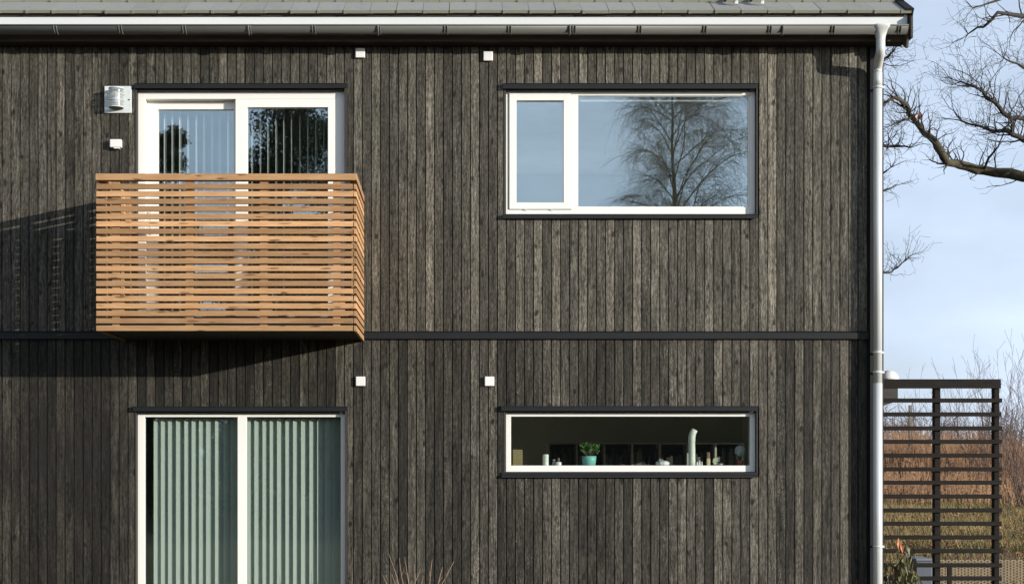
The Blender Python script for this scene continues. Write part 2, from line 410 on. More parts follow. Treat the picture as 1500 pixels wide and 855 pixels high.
# plinth, belt flashing, corner board
mb = MB(); mb.box(HX0, HX1, -.005, .02, GROUND - .05, GROUND + .215); mb.build('plinth', flat('concrete_plinth', (.22,.21,.20), None, 12, .9, bmp=.3), house)
mb = MB(); mb.prism([(.02, BELT1), (-.006, BELT1 - .002), (-.032, BELT1 - .016), (-.032, BELT0), (-.026, BELT0), (-.026, BELT0 + .012), (.02, BELT0 + .012)], 'x', HX0, PX(1271))
mb.build('belt_flashing', M['flash'], house)
mb = MB(); mb.box(HX1 - .118, HX1 + .004, -.006, .02, GROUND + .22, ZEAVE); mb.build('corner_board', M['flash'], house, bevel=.003)

# ---- roof
TH = R(32); ROOFX1 = PX(1336, -.25)
EY, EZ = -.245, PZ(19.6, -.245)
def slope_pt(d, off=0.0):      # distance d up the slope from the eave, off = height above it
    return EY + d*math.cos(TH) - off*math.sin(TH), EZ + d*math.sin(TH) + off*math.cos(TH)
def roof():
    rng = random.Random(3); mb = MB(); L = .335; tw = .231; th = .026
    rows = 15
    ph0 = ROOFX1 - .10
    for r in range(rows):
        off = (r % 2) * .0 + (.4 * tw if r % 2 else 0)
        x = ph0 - off
        first = True; xr = ROOFX1
        while xr > HX0 - .1:
            xl = x
            mb.cur = rng.random(); j = rng.uniform(-.002, .002); dj = rng.uniform(-.004, .004)
            d0, d1 = r*L + dj, (r+1)*L + .06
            P = []
            for (dd, of) in ((d0, .0), (d1, -.026 + .004)):
                for t in (0, th):
                    P.append(slope_pt(dd, of + t + j))
            a, b = xl + .0015, xr - .0015
            (yb0, zb0), (yt0, zt0), (yb1, zb1), (yt1, zt1) = P
            mb.hull8([(a,yb0,zb0),(b,yb0,zb0),(b,yb1,zb1),(a,yb1,zb1),(a,yt0,zt0),(b,yt0,zt0),(b,yt1,zt1),(a,yt1,zt1)])
            # interlock nib at the joint
            c0 = slope_pt(d0 - .006, -.001 + j); c1 = slope_pt(d0 + .03, th + .001 + j)
            mb.hull8([(a, c0[0], c0[1]), (a + .022, c0[0], c0[1]), (a + .022, *slope_pt(d0 + .03, 0)), (a, *slope_pt(d0 + .03, 0)),
                      (a, *slope_pt(d0 - .006, th + .001)), (a + .022, *slope_pt(d0 - .006, th + .001)), (a + .022, *c1), (a, *c1)])
            xr = x; x -= tw
    o = mb.build('roof', M['tile'], house, attr=True)
    # underlay and the far slope
    mb = MB()
    y0, z0 = slope_pt(.02, -.035); yr = HY1/2; zr = EZ + (yr - EY)*math.tan(TH) - .05
    yf, zf = HY1 + .25, EZ - .05
    mb.prism([(y0, z0), (y0, z0 + .015), (yr, zr + .015), (yf, zf + .015), (yf, zf), (yr, zr)], 'x', HX0 - .1, ROOFX1 - .06)
    mb.build('roof_deck', M['darkwood'], house)
    mb = MB(); mb.prism([(yr - .02, zr + .03), (yf, zf + .03), (yf, zf + .06), (yr - .02, zr + .07)], 'x', HX0 - .1, ROOFX1)
    mb.build('rear_roof', M['tile'], house)
roof()
mb = MB(); fy = -.20; mb.prism([(fy, PZ(20.5, fy)), (fy - .004, PZ(36, fy)), (fy - .012, PZ(38.5, fy)), (fy + .012, PZ(38.5, fy)), (fy + .012, PZ(20.5, fy))], 'x', HX0 - .1, PX(1329, fy))
mb.build('fascia', M['whitesteel'], house)
# gutter: half round
GY = -.275; GR = .058; GZ = PZ(37, GY - GR)
mb = MB(); n = 14; x0, x1 = HX0 - .1, PX(1328, GY)
prof = [(GY - GR*math.cos(math.pi*k/n), GZ - GR*1.08*math.sin(math.pi*k/n)) for k in range(n+1)]
inner = [(GY - (GR-.004)*math.cos(math.pi*k/n), GZ - (GR*1.08-.004)*math.sin(math.pi*k/n)) for k in range(n+1)]
b0 = len(mb.v)
for xx in (x0, x1):
    for p in prof + inner[::-1]: mb.v.append((xx, p[0], p[1]))
nn = 2*(n+1)
for k in range(nn):
    k2 = (k+1) % nn
    mb.face((b0+k, b0+k2, b0+nn+k2, b0+nn+k), k < n)
mb.face(tuple(b0+nn+k for k in range(nn))); mb.face(tuple(b0+k for k in range(nn))[::-1])
mb.tube([V(x0, GY - GR - .002, GZ), V(x1, GY - GR - .002, GZ)], .0075, 8)
mb.prism([(p[0], p[1]) for p in prof], 'x', x1 - .003, x1 + .002)
gut = mb.build('gutter', M['gutter'], house)
for px in (365, 554, 834, 1145):
    mb = MB(); mb.tube([V(PX(px, GY) + dx, GY - (GR + .004)*math.cos(math.pi*k/10), GZ - (GR*1.08 + .004)*math.sin(math.pi*k/10)) for dx in (0,) for k in range(11)], .011, 4)
    mb.build('gutter_joint', M['gutter'], gut)
for px in (-10, 83, 178, 271, 366, 460, 555, 653, 746, 840, 936, 1031, 1126, 1218, 1315):
    m2 = MB()
    for dx in (-.012, .012):
        m2.tube([V(PX(px, GY) + dx + .006*(k/10.0), GY - (GR + .005)*math.cos(math.pi*k/10*.9), GZ - (GR*1.08 + .005)*math.sin(math.pi*k/10*.9) + .004) for k in range(11)], .0055, 4)
    m2.build('gutter_bracket', M['gutter'], gut)
# soffit board and eave box
mb = MB(); sy = -.17
mb.box(HX0 - .05, PX(1331, sy), sy, sy + .022, PZ(60.5, sy), PZ(44, sy))
mb.build('soffit_board', M['soffit'], house)
mb = MB(); mb.box(HX0 - .05, PX(1329, sy), sy + .023, .0215, PZ(60.5, sy) + .006, PZ(60.5, sy) + .022); mb.build('soffit', M['black'], house)
mb = MB(); mb.box(HX0, HX1 - .12, -.012, -.0005, PZ(69), ZEAVE); mb.build('eave_shade_strip', M['black'], house)  # black strip added under the eave to deepen the shade there
# barge boards at the gable end
def barge():
    xb = PX(1330, -.2)
    mb = MB()
    t = math.tan(TH)
    zt = EZ - .035
    mb.prism([(-.27, zt - .005), (-.27, PZ(55, -.27)), (-.10, PZ(55, -.27)), (3.9, zt + 3.9*t - .10), (4.0, zt + 4.2*t)], 'x', xb + .002, xb + .024)
    mb.build('bargeboard', M['darkwood'], house, bevel=.003)
    mb = MB()
    mb.prism([(-.245, PZ(46, -.25)), (-.215, PZ(68, -.25)), (-.19, PZ(68, -.25)), (3.9, zt + 3.8*t - .17), (3.95, zt + 3.9*t)], 'x', xb - .021, xb + .0005)
    mb.build('bargeboard', M['soffit'], house, bevel=.003)
    mb = MB()
    for r in range(13):
        d0 = r*.335
        a = slope_pt(d0 - .004, .034); b = slope_pt(d0 + .36, .012); c = slope_pt(d0 + .36, -.09); d = slope_pt(d0 - .004, -.075)
        mb.prism([a, b, c, d], 'x', ROOFX1 + .001 , ROOFX1 + .012 + .002*(r % 2))
        mb.hull8([(ROOFX1 - .06, *slope_pt(d0 - .006, .0275)), (ROOFX1 + .013, *slope_pt(d0 - .006, .0275)), (ROOFX1 + .013, *slope_pt(d0 + .36, .008)), (ROOFX1 - .06, *slope_pt(d0 + .36, .008)),
                  (ROOFX1 - .06, *slope_pt(d0 - .006, .043)), (ROOFX1 + .013, *slope_pt(d0 - .006, .043)), (ROOFX1 + .013, *slope_pt(d0 + .36, .022)), (ROOFX1 - .06, *slope_pt(d0 + .36, .022))])
    mb.build('verge_trim', M['flash'], house)
barge()
# downpipe with hopper
def downpipe():
    xh = PX(1290, -.275); xl = PX(1285.6, -.09); yl = -.092; rp = .039
    root = empty('downpipe', (xl, yl, GROUND), parent=house)
    mb = MB()
    zt, z1 = PZ(38, -.30), PZ(58, -.29)
    def ring(w, d, c, z, n=20):
        out = []
        for k in range(n):
            t = 2*math.pi*k/n; ct, st = math.cos(t), math.sin(t)
            p = .5
            out.append((c[0] + w*math.copysign(abs(ct)**p, ct), c[1] + d*math.copysign(abs(st)**p, st), z))
        return out
    def cring(r, c, z, n=20): return [(c[0] + r*math.cos(2*math.pi*k/n), c[1] + r*math.sin(2*math.pi*k/n), z) for k in range(n)]
    rings = [ring(.077, .080, (xh, GY), zt + .004), ring(.076, .080, (xh, GY), zt - .006)]
    for k in range(1, 7):
        t = k/6; e = t
        a = ring(.076*(1-e) + rp*e, .080*(1-e) + rp*e, (xh, GY), 0); c = cring(rp, (xh, GY), 0)
        z = zt - .010 + (z1 - zt + .010)*t
        rings.append([(p[0]*(1-t) + q[0]*t, p[1]*(1-t) + q[1]*t, z) for p, q in zip(a, c)])
    b = len(mb.v)
    for r in rings: mb.v += r
    for i in range(len(rings)-1):
        for k in range(20):
            k2 = (k+1) % 20
            mb.face((b+i*20+k, b+(i+1)*20+k, b+(i+1)*20+k2, b+i*20+k2), True)
    mb.face(tuple(b+k for k in range(20)))
    mb.build('hopper', M['galv'], root)
    mb = MB()
    z2, z3 = PZ(72, -.28), PZ(100, -.1)
    pts = [V(xh, GY, z1 + .004), V(xh, GY, z2)]
    for k in range(1, 12):
        t = k/12; e = t*t*(3-2*t)
        pts.append(V(xh + (xl-xh)*e, GY + (yl-GY)*e, z2 + (z3-z2)*t))
    pts += [V(xl, yl, z3), V(xl, yl, z3 - .04)]
    mb.tube(pts, rp, 20); mb.build('swan_neck', M['galv'], root)
    mb = MB(); mb.tube([V(xl, yl, z3 - .038), V(xl, yl, PZ(127, -.1))], rp*1.03, 20)
    mb.tube([V(xl, yl, PZ(127, -.1)), V(xl, yl, PZ(561, -.1))], rp*.98, 20)
    mb.tube([V(xl, yl, PZ(561, -.1)), V(xl, yl, GROUND + .12)], rp*1.03, 20); mb.build('pipe', M['galv'], root)
    for py in (128, 516, 545, 800):
        m2 = MB(); m2.tube([V(xl, yl, PZ(py, -.1) + .010), V(xl, yl, PZ(py, -.1) - .010)], rp*1.10, 20)
        m2.box(xl - .008, xl + .008, yl + rp, -.001, PZ(py, -.1) - .009, PZ(py, -.1) + .009)
        m2.box(xl + rp*1.05, xl + rp*1.05 + .016, yl - .010, yl + .010, PZ(py, -.1) - .009, PZ(py, -.1) + .009)
        m2.build('pipe_clamp', M['galv'], root)
downpipe()

# ---- windows and doors
def frame_boxes(mb, x0, x1, z0, z1, wl, wr, wt, wb, y0, y1):
    mb.box(x0, x0+wl, y0, y1, z0, z1); mb.box(x1-wr, x1, y0, y1, z0, z1)
    mb.box(x0+wl, x1-wr, y0+.0008, y1, z1-wt, z1); mb.box(x0+wl, x1-wr, y0+.0008, y1, z0, z0+wb)
def flashing(parent, x0, x1, zt, zb, out, name):
    mb = MB(); mb.prism([(.022, zt), (-out + .006, zt - .002), (-out, zt - .010), (-out, zb), (-out + .004, zb), (-out + .004, zb + .008), (.022, zb + .008)], 'x', x0, x1)
    return mb.build(name, M['flash'], parent)
def casing(parent, o, fx0, fx1, fz0, fz1):
    mb = MB()
    mb.box(o[0] + .001, fx0 - .001, -.004, .098, o[2] + .001, o[3] - .001); mb.box(fx1 + .001, o[1] - .001, -.004, .098, o[2] + .001, o[3] - .001)
    mb.box(fx0 - .001, fx1 + .001, .012, .098, fz1 + .001, o[3] - .001)
    mb.build('casing', M['darkwood'], parent)
Y0 = .052; FY = Y0
Z = lambda py: PZ(py, FY); X = lambda px: PX(px, FY)
# upper window
w1 = empty('window', (PX(923), .05, PZ(313)), parent=house); w1['label'] = 'wide white upper window with a narrow opening casement on its left'
x0, x1, zb, zt = X(741), X(1106), Z(313.5), Z(134.5)
mb = MB()
mb.box(x0, X(745.2), FY, .12, zb, zt); mb.box(X(836.5), X(846), FY, .12, zb, zt); mb.box(X(1098), x1, FY, .12, zb, zt)
mb.box(X(745.2), X(836.5), FY+.0008, .12, Z(136.6), zt); mb.box(X(745.2), X(836.5), FY+.0008, .12, zb, Z(307.3))
mb.box(X(846), X(1098), FY+.0008, .12, Z(139.8), zt); mb.box(X(846), X(1098), FY+.0008, .12, zb, Z(303.6))
mb.build('frame', M['white'], w1, bevel=.002)
mb = MB(); frame_boxes(mb, X(745.9), X(835.8), Z(306.7), Z(137.3), X(756.3)-X(745.9), X(835.8)-X(825.4), .063, .060, FY - .012, .10)
mb.build('sash', M['white'], w1, bevel=.003)
mb = MB(); mb.box(X(756.3) - .004, X(825.4) + .004, .072, .080, Z(297) - .004, Z(147.5) + .004); mb.build('pane', M['glass'], w1)
mb = MB(); mb.box(X(846) - .004, X(1098) + .004, .072, .080, Z(303.6) - .004, Z(139.8) + .004); mb.build('pane', M['glass'], w1)
mb = MB(); frame_boxes(mb, X(846) + .0005, X(1098) - .0005, Z(303.6) + .0005, Z(139.8) - .0005, .006, .012, .006, .007, FY + .010, .0715); mb.build('glazing_bead', M['white'], w1)
casing(w1, OPEN[2], x0, x1, zb, zt)
flashing(w1, PX(736.5, -.03), PX(1110.5, -.03), PZ(122, -.03), PZ(130, -.03), .034, 'head_flashing')
flashing(w1, PX(736.5, -.03), PX(1110.5, -.03), PZ(313.6, -.03), PZ(320, -.03), .036, 'sill_flashing')
for px in (770, 808):
    mb = MB(); mb.box(X(px) - .012, X(px) + .012, FY - .010, FY - .0005, Z(308.2), Z(306.9)); mb.build('hinge', M['galv'], w1)
# low window
w2 = empty('window', (PX(923), .05, PZ(690)), parent=house); w2['label'] = 'low strip window on the ground floor with ornaments on its sill'
x0, x1, zb, zt = X(741), X(1106.2), Z(690.5), Z(604.5)
mb = MB(); frame_boxes(mb, x0, x1, zb, zt, X(748.5)-x0, x1-X(1098.8), zt-Z(609.7), Z(681.4)-zb, FY, .12); mb.build('frame', M['white'], w2, bevel=.002)
mb = MB(); mb.box(X(748.5) - .004, X(1098.8) + .004, .072, .080, Z(681.4) - .004, Z(609.7) + .004); mb.build('pane', M['glass_low'], w2)
casing(w2, OPEN[3], x0, x1, zb, zt)
flashing(w2, PX(734, -.03), PX(1110.5, -.03), PZ(594, -.03), PZ(601.5, -.03), .038, 'head_flashing')
mb = MB(); sx0, sx1 = PX(735, -.03), PX(1110, -.03)
mb.prism([(.05, PZ(690.9)), (-.012, PZ(691.4, -.01)), (-.014, PZ(694.8, -.01)), (-.033, PZ(695.6, -.03)), (-.034, PZ(699, -.03)), (-.028, PZ(699, -.03)), (-.010, PZ(696.2, -.01)), (.05, PZ(693.6))], 'x', sx0, sx1)
mb.build('sill_flashing', M['flash'], w2)
# upper balcony door
d1 = empty('sliding_door', (PX(353), .05, 1.2), parent=house); d1['label'] = 'white sliding balcony door behind the slatted balcony'
x0, x1, zb, zt = X(202.3), X(505), 1.195, Z(134.5)
DY = .128; XD = lambda px: PX(px, DY); ZD = lambda py: PZ(py, DY)
mb = MB()
mb.box(x0, X(213), FY, .19, zb, zt); mb.box(X(491), x1, FY, .19, zb, zt)
mb.box(X(213), X(491), FY + .0008, .19, Z(145.2), zt); mb.box(X(213), X(491), FY + .0008, .19, zb, zb + .045)
mb.build('frame', M['white'], d1, bevel=.002)
mb = MB(); frame_boxes(mb, X(345), X(490.8), zb + .046, Z(145.4), X(362.3)-X(345), X(490.8)-X(480.4), Z(145.4)-Z(157.3), .10, FY - .002, .115); mb.build('sash', M['white'], d1, bevel=.002)
mb = MB(); mb.box(X(362.3) - .004, X(480.4) + .004, .078, .086, zb + .14, Z(157.3) + .004); mb.build('pane', M['glass'], d1)
mb = MB(); frame_boxes(mb, XD(213.6), XD(352), zb + .046, Z(145.4) - .001, XD(231.3)-XD(213.6), XD(352)-XD(345.5)+.02, Z(145.4)-ZD(160.2), .10, DY, .188); mb.build('sash', M['white'], d1, bevel=.002)
mb = MB(); mb.box(XD(231.3) - .004, XD(345.5), .152, .160, zb + .14, ZD(160.2) + .004); mb.build('pane', M['glass'], d1)
mb = MB(); mb.box(XD(221) - .012, XD(221) + .012, DY - .045, DY - .028, 2.05, 2.28); mb.box(XD(221) - .008, XD(221) + .008, DY - .03, DY, 2.07, 2.09); mb.box(XD(221) - .008, XD(221) + .008, DY - .03, DY, 2.24, 2.26); mb.build('handle', M['galv'], d1, bevel=.003)
casing(d1, OPEN[0], x0, x1, zb, zt)
flashing(d1, PX(196.5, -.03), PX(509, -.03), PZ(122, -.03), PZ(129.3, -.03), .034, 'head_flashing')
# lower terrace door
d2 = empty('sliding_door', (PX(353), .05, -1.6), parent=house); d2['label'] = 'white ground floor terrace door with pale green vertical blinds'
x0, x1, zb, zt = X(201.8), X(505.8), -1.6, Z(605.5)
mb = MB()
mb.box(x0, X(211.8), FY, .105, zb, zt); mb.box(X(348), X(361), FY, .105, zb, zt); mb.box(X(499.2), x1, FY, .105, zb, zt)
for a, b in ((211.8, 348), (361, 499.2)):
    mb.box(X(a), X(b), FY + .0008, .105, Z(610.4), zt); mb.box(X(a), X(b), FY + .0008, .105, zb, zb + .09)
mb.build('frame', M['white'], d2, bevel=.002)
for a, b in ((211.8, 348), (361, 499.2)):
    mb = MB(); mb.box(X(a) - .004, X(b) + .004, .072, .080, zb + .086, Z(610.4) + .004); mb.build('pane', M['glass_low'], d2)
casing(d2, OPEN[1], x0, x1, zb, zt)
flashing(d2, PX(195, -.03), PX(509, -.03), PZ(594.5, -.03), PZ(602, -.03), .038, 'head_flashing')

# added gable windows, out of view, letting sun in to brighten the rooms
w3 = empty('window', (HX1 - .06, (GW[0]+GW[1])/2, GW[2]), parent=house); w3['label'] = 'added white window in the gable side, unseen, letting light into the rooms'
for GZ0, GZ1 in ((GW[2], GW[3]), (GU[0], GU[1])):
  gw = (GW[0], GW[1], GZ0, GZ1); mb = MB()
  for (a, b, c, d) in ((gw[0], gw[0]+.07, gw[2], gw[3]), (gw[1]-.07, gw[1], gw[2], gw[3]), (gw[0]+.07, gw[1]-.07, gw[2], gw[2]+.07), (gw[0]+.07, gw[1]-.07, gw[3]-.07, gw[3])): mb.box(HX1 - .12, HX1 - .04, a + .0005, b - .0005, c + .0005, d - .0005)
  mb.build('frame', M['white'], w3)
  mb = MB(); mb.box(HX1 - .085, HX1 - .077, gw[0] + .068, gw[1] - .068, gw[2] + .068, gw[3] - .068); mb.build('pane', M['glass_low'], w3)

# ---- balcony
def balcony():
    bx0, bx1 = PX(140.5, -1), PX(522, -1); by = -1.0
    zt, zb = PZ(254.5, -1), PZ(484.5, -1)
    root = empty('balcony', ((bx0+bx1)/2, -.5, zb), parent=house); root['label'] = 'slatted larch balcony with a plain top rail'
    rng = random.Random(12)
    n = 20; pitch = .0611; sh = .0436
    ztop = PZ(269.2, -1)
    scr = [MB(), MB(), MB()]
    for k in range(n):
        z1 = ztop - k*pitch; z0 = z1 - sh
        for q, mb in enumerate(scr):
            mb.cur = rng.random(); j = rng.uniform(-.0012, .0012)
            if q == 0: mb.box(bx0 + rng.uniform(0, .004), bx1 - .028 + rng.uniform(-.003, .003), by, by + .022, z0 + j, z1 + j)
            elif q == 1: mb.box(bx1 - .022, bx1, by + .002, -.004, z0 + j, z1 + j)
            else: mb.box(bx0 + .002, bx0 + .024, by + .0235, -.004, z0 + j, z1 + j)
    for mb in scr: mb.build('slat_screen', M['larch'], root, bevel=.0022, attr=True)
    # posts
    def post(xa, xb, ya, yb):
        mb = MB(); mb.cur = rng.random(); mb.box(xa, xb, ya, yb, zb + .03, zt - .058)
        return mb.build('post', M['larch'], root, attr=True, bevel=.002)
    for a, b in ((164.5, 175.5), (272, 283.5), (380.5, 392), (488, 498.5)):
        xa, xb = PX(a, -.97), PX(b, -.97)
        post(xa, xb, by + .0225, by + .068)
        mb = MB(); mb.cur = rng.random()
        mb.box(xa - .001, xb + .038, by + .023, by + .075, zb + .135, zb + .26); mb.build('cleat', M['larch'], root, attr=True)
    for xs in ((bx1 - .068, bx1 - .0225), (bx0 + .0245, bx0 + .07)):
        for yy in (-.62, -.30, -.065): post(xs[0], xs[1], yy, yy + .06)
    # rails
    mb = MB(); mb.cur = .31; mb.box(bx0 - .003, bx1 + .004, by - .008, by + .062, zt - .054, zt); mb.build('top_rail', M['larch'], root, attr=True, bevel=.003)
    for xs in ((bx1 - .062, bx1 + .003), (bx0 - .002, bx0 + .064)):
        mb = MB(); mb.cur = rng.random(); mb.box(xs[0], xs[1], by + .063, -.004, zt - .0545, zt - .001); mb.build('top_rail', M['larch'], root, attr=True, bevel=.003)
    # deck, joists and dark underside
    mb = MB(); y = by + .08
    while y < -.05:
        mb.cur = rng.random(); mb.box(bx0 + .075, bx1 - .075, y, min(y + .09, -.006), zb + .100, zb + .126); y += .096
    mb.build('deck', M['larch'], root, attr=True)
    mb = MB(); mb.box(bx0 + .026, bx1 - .0235, by + .025, -.004, zb + .012, zb + .095); mb.build('underside', M['black'], root)
balcony()

# ------------------------------------------------------------------ fittings on the wall
BOXG = 'small white square boxes on the facade'
for (px, py, lab) in ((527.5, 77.5, 'small white wall box under the eaves just right of the balcony door'),
                      (715, 82, 'small white wall box under the eaves near the left edge of the wide upper window'),
                      (528, 558, 'small white wall box at the upper right of the ground floor terrace door'),
                      (717, 558, 'small white wall box at the upper left of the low strip window')):
    e = empty('wall_box', (PX(px), 0, PZ(py)), lab, 'wall box', BOXG)
    c = V(PX(px, -.03), 0, PZ(py, -.03)); h = .042
    mb = MB(); mb.box(c.x-h, c.x+h, -.030, -.004, c.z-h, c.z+h); mb.build('cover', M['vent'], e, bevel=.006)
    mb = MB(); mb.box(c.x-h+.006, c.x+h-.006, -.0035, .002, c.z-h+.006, c.z+h-.006); mb.build('back_plate', M['vent'], e)
e = empty('wall_socket', (PX(169), 0, PZ(211)), 'white outdoor socket box with a notched corner below the metal wall lamp', 'socket')
mb = MB(); a, b = PX(160.8, -.04), PX(177.8, -.04); zt, zb = PZ(204, -.04), PZ(216, -.04)
mb.box(a, b, -.048, .002, zb, zt); mb.build('cover', M['vent'], e, bevel=.008)
mb = MB(); mb.box(a + .035, b - .018, -.044, -.001, zb - .010, zb - .0005); mb.build('flap', M['vent'], e, bevel=.002)
# lamp
def lamp():
    x0, x1, zb, zt = PX(153, -.01), PX(192.6, -.01), PZ(165.8, -.01), PZ(126.3, -.01)
    e = empty('wall_lamp', ((x0+x1)/2, 0, (zb+zt)/2), 'square galvanised wall lamp with a ribbed clear glass, left of the balcony door', 'wall lamp')
    mb = MB(); mb.box(x0, x1, -.014, .002, zb, zt)
    plate = flat('lamp_plate', (.62,.66,.66), (.54,.58,.58), 30, .5, metal=.05)
    mb.build('back_plate', plate, e, bevel=.004)
    cx, cz = PX(171.5, -.03), (zb+zt)/2 - .001; r = .068; hh = .086
    g = bpy.data.materials.new('ribbed_glass'); g.use_nodes = True; gn = g.node_tree
    for q in list(gn.nodes): gn.nodes.remove(q)
    go = N(gn, 'ShaderNodeOutputMaterial'); tr = N(gn, 'ShaderNodeBsdfTransparent'); gl = N(gn, 'ShaderNodeBsdfGlossy'); df = N(gn, 'ShaderNodeBsdfTranslucent'); d2_ = N(gn, 'ShaderNodeBsdfDiffuse')
    tr.inputs[0].default_value = (.93,.96,.96,1); gl.inputs['Roughness'].default_value = .12; df.inputs[0].default_value = (.9,.92,.92,1); d2_.inputs[0].default_value = (.9,.92,.92,1)
    m1, m2_, m3 = (N(gn, 'ShaderNodeMixShader') for _ in range(3))
    m1.inputs[0].default_value = .5; gn.links.new(df.outputs[0], m1.inputs[1]); gn.links.new(d2_.outputs[0], m1.inputs[2])
    m2_.inputs[0].default_value = .30; gn.links.new(tr.outputs[0], m2_.inputs[1]); gn.links.new(m1.outputs[0], m2_.inputs[2])
    m3.inputs[0].default_value = .22; gn.links.new(m2_.outputs[0], m3.inputs[1]); gn.links.new(gl.outputs[0], m3.inputs[2]); gn.links.new(m3.outputs[0], go.inputs[0])
    mb = MB(); prof = []
    for k in range(37):
        t = k/36; rr = r*(1 + .035*math.sin(t*2*math.pi*6))
        if k < 2 or k > 34: rr = r*.9
        prof.append((rr, -hh + 2*hh*t))
    mb.lathe(prof, (cx, -.062, cz), 28); mb.build('glass', g, e)
    mb = MB(); mb.lathe([(.022, -.05), (.03, -.03), (.03, .03), (.018, .055)], (cx + .004, -.062, cz), 16); mb.build('bulb', flat('opal_bulb', (.85,.85,.82), None, 3, .3), e)
    for dz in (-.028, .026):
        m2 = MB(); m2.tube([V(cx + (r+.006)*math.cos(t), -.062 - (r+.006)*math.sin(t), cz + dz + .006*math.sin(t)) for t in [math.pi*k/16 for k in range(17)]], .0035, 6)
        m2.build('guard_ring', M['galv'], e)
    for dz in (-hh, hh - .006):
        m2 = MB(); m2.lathe([(r*.98, 0), (r*.98, .008)], (cx, -.062, cz + dz), 28); m2.build('end_cap', plate, e)
    mb = MB(); mb.tube([V(PX(189.7), -.015, cz - .002), V(PX(189.7), -.020, cz - .002)], .006, 8); mb.build('screw', M['flash'], e)
lamp()
# roof ladder feet at the eave
e = empty('roof_ladder', (PX(1098, 0), .0, PZ(0, 0)), 'white metal roof ladder whose two rail ends show at the eave', 'roof ladder')
for px in (1078, 1116):
    mb = MB(); xx = PX(px, -.1)
    pts = [V(xx, *slope_pt(d, .075)) for d in (.16, 5.0)]
    mb.tube(pts, .016, 8); mb.build('rail', M['whitesteel'], e)
    mb = MB(); y, z = slope_pt(.175, .0); mb.box(xx - .014, xx + .016, y - .02, y - .002, z + .028, z + .14)
    mb.build('foot', M['whitesteel'], e, bevel=.003)
    mb = MB(); mb.tube([V(xx - .09, *slope_pt(.26, .03)), V(xx - .05, *slope_pt(.23, .09)), V(xx, *slope_pt(.2, .08))], .006, 6); mb.build('hook', M['flash'], e)
for k in range(15):
    mb = MB(); y, z = slope_pt(.35 + k*.3, .078); mb.tube([V(PX(1078, -.1), y, z), V(PX(1116, -.1), y, z)], .011, 8); mb.build('rung', M['whitesteel'], e)

# ------------------------------------------------------------------ blinds
def blind(name_loc, label, x0, x1, yb, zt, zb, pitch, width, ang, rail, jit=3, mat=None):
    e = empty('vertical_blind', (name_loc[0], yb, name_loc[1]), label, 'blind')
    mb = MB(); mb.box(x0 - .05, x1 + .05, yb - .018, yb + .018, rail, rail + .03); mb.build('headrail', M['white'], e)
    mb = MB(); rng = random.Random(4); x = x0
    while x < x1:
        a = R(ang + rng.uniform(-jit, jit)); dx, dy = math.cos(a)*width/2, math.sin(a)*width/2
        ux, uy = -math.sin(a)*.0012, math.cos(a)*.0012
        # a gently bowed slat
        zs = ((zb, 1), (zt, 1), (zt + .05, .12), (rail, .1))
        for q in range(len(zs) - 1):
            (za, wa), (zc, wc) = zs[q], zs[q+1]
            segs = 3 if q == 0 else 1
            for s in range(segs):
                t0, t1 = -1 + 2*s/segs, -1 + 2*(s+1)/segs
                bow = lambda t: .006*(1 - t*t)
                def P(t, w, z, sgn): return (x + dx*t*w - math.sin(a)*bow(t)*w + ux*sgn, yb + dy*t*w + math.cos(a)*bow(t)*w + uy*sgn, z)
                mb.hull8([P(t0, wa, za, -1), P(t1, wa, za, -1), P(t1, wa, za, 1), P(t0, wa, za, 1), P(t0, wc, zc, -1), P(t1, wc, zc, -1), P(t1, wc, zc, 1), P(t0, wc, zc, 1)])
        x += pitch*(1 + rng.uniform(-.02, .02)*jit)
    mb.build('slats', mat or M['blind'], e); return e
yb = .30
blind((PX(353), 1.25), 'vertical blind with slats turned edge-on behind the balcony door', PX(242.1, yb), PX(484, yb), yb, PZ(174, yb), 1.23, 11.72*(13+yb)/FPX, .089, 88, 3.30, 3, M['blind_up'])
yb = .178
blind((PX(353), -1.5), 'pale green vertical blind drawn across the ground floor terrace door', PX(232, yb), PX(499, yb), yb, PZ(615, yb), -1.50, 11.5*(13+yb)/FPX, .085, 30, .445, 6)
e = empty('roller_blind', (PX(970), .13, PZ(147)), 'white roller blind pulled almost fully up inside the wide upper window', 'blind')
mb = MB(); mb.box(PX(850, .13), PX(1096, .13), .125, .15, PZ(149, .13), PZ(145.6, .13)); mb.build('bottom_bar', M['white'], e)
mb = MB(); mb.tube([V(PX(850, .14), .145, PZ(139, .14)), V(PX(1096, .14), .145, PZ(139, .14))], .024, 12); mb.build('roll', M['white'], e)
mb = MB(); mb.box(PX(850, .13), PX(1096, .13), .1365, .1385, PZ(145.5, .13), PZ(139, .13)); mb.build('fabric', flat('dim_fabric', (.40,.45,.48), None, 3, .9), e)

# ------------------------------------------------------------------ on the sill of the low window
SY = .175; SILL = OPEN[3][2]
SZ = PZ(682, SY)
mb = MB(); mb.box(PX(745, .12), PX(1102, .12), .121, .30, SILL + .0005, SZ); mb.build('window_sill', M['sillwhite'], w2, bevel=.002)
SX = lambda px: PX(px, SY); SH = lambda py: PZ(py, SY)
def sm(px): return px*(13+SY)/FPX
cream = flat('cream_ceramic', (.74,.76,.67), (.69,.71,.62), 12, .5)
mb = MB(); r = sm(4.3); h = SH(665) - SZ
mb.lathe([(r*.95, 0), (r, .004), (r, h*.32), (r*.97, h*.34), (r, h*.36), (r, h*.66), (r*.97, h*.68), (r, h*.70), (r, h-.003), (r*.9, h)], (SX(799.3), SY, SZ), 20)
tag(mb.build('candle', cream, loc=(SX(799.3), SY, SZ)), 'cream banded cylinder candle standing left of the teal plant pot', 'candle')
e = empty('bottle', (SX(811.8), SY + .03, SZ), 'tiny grey glass bottle beside a white jar on the low sill', 'bottle')
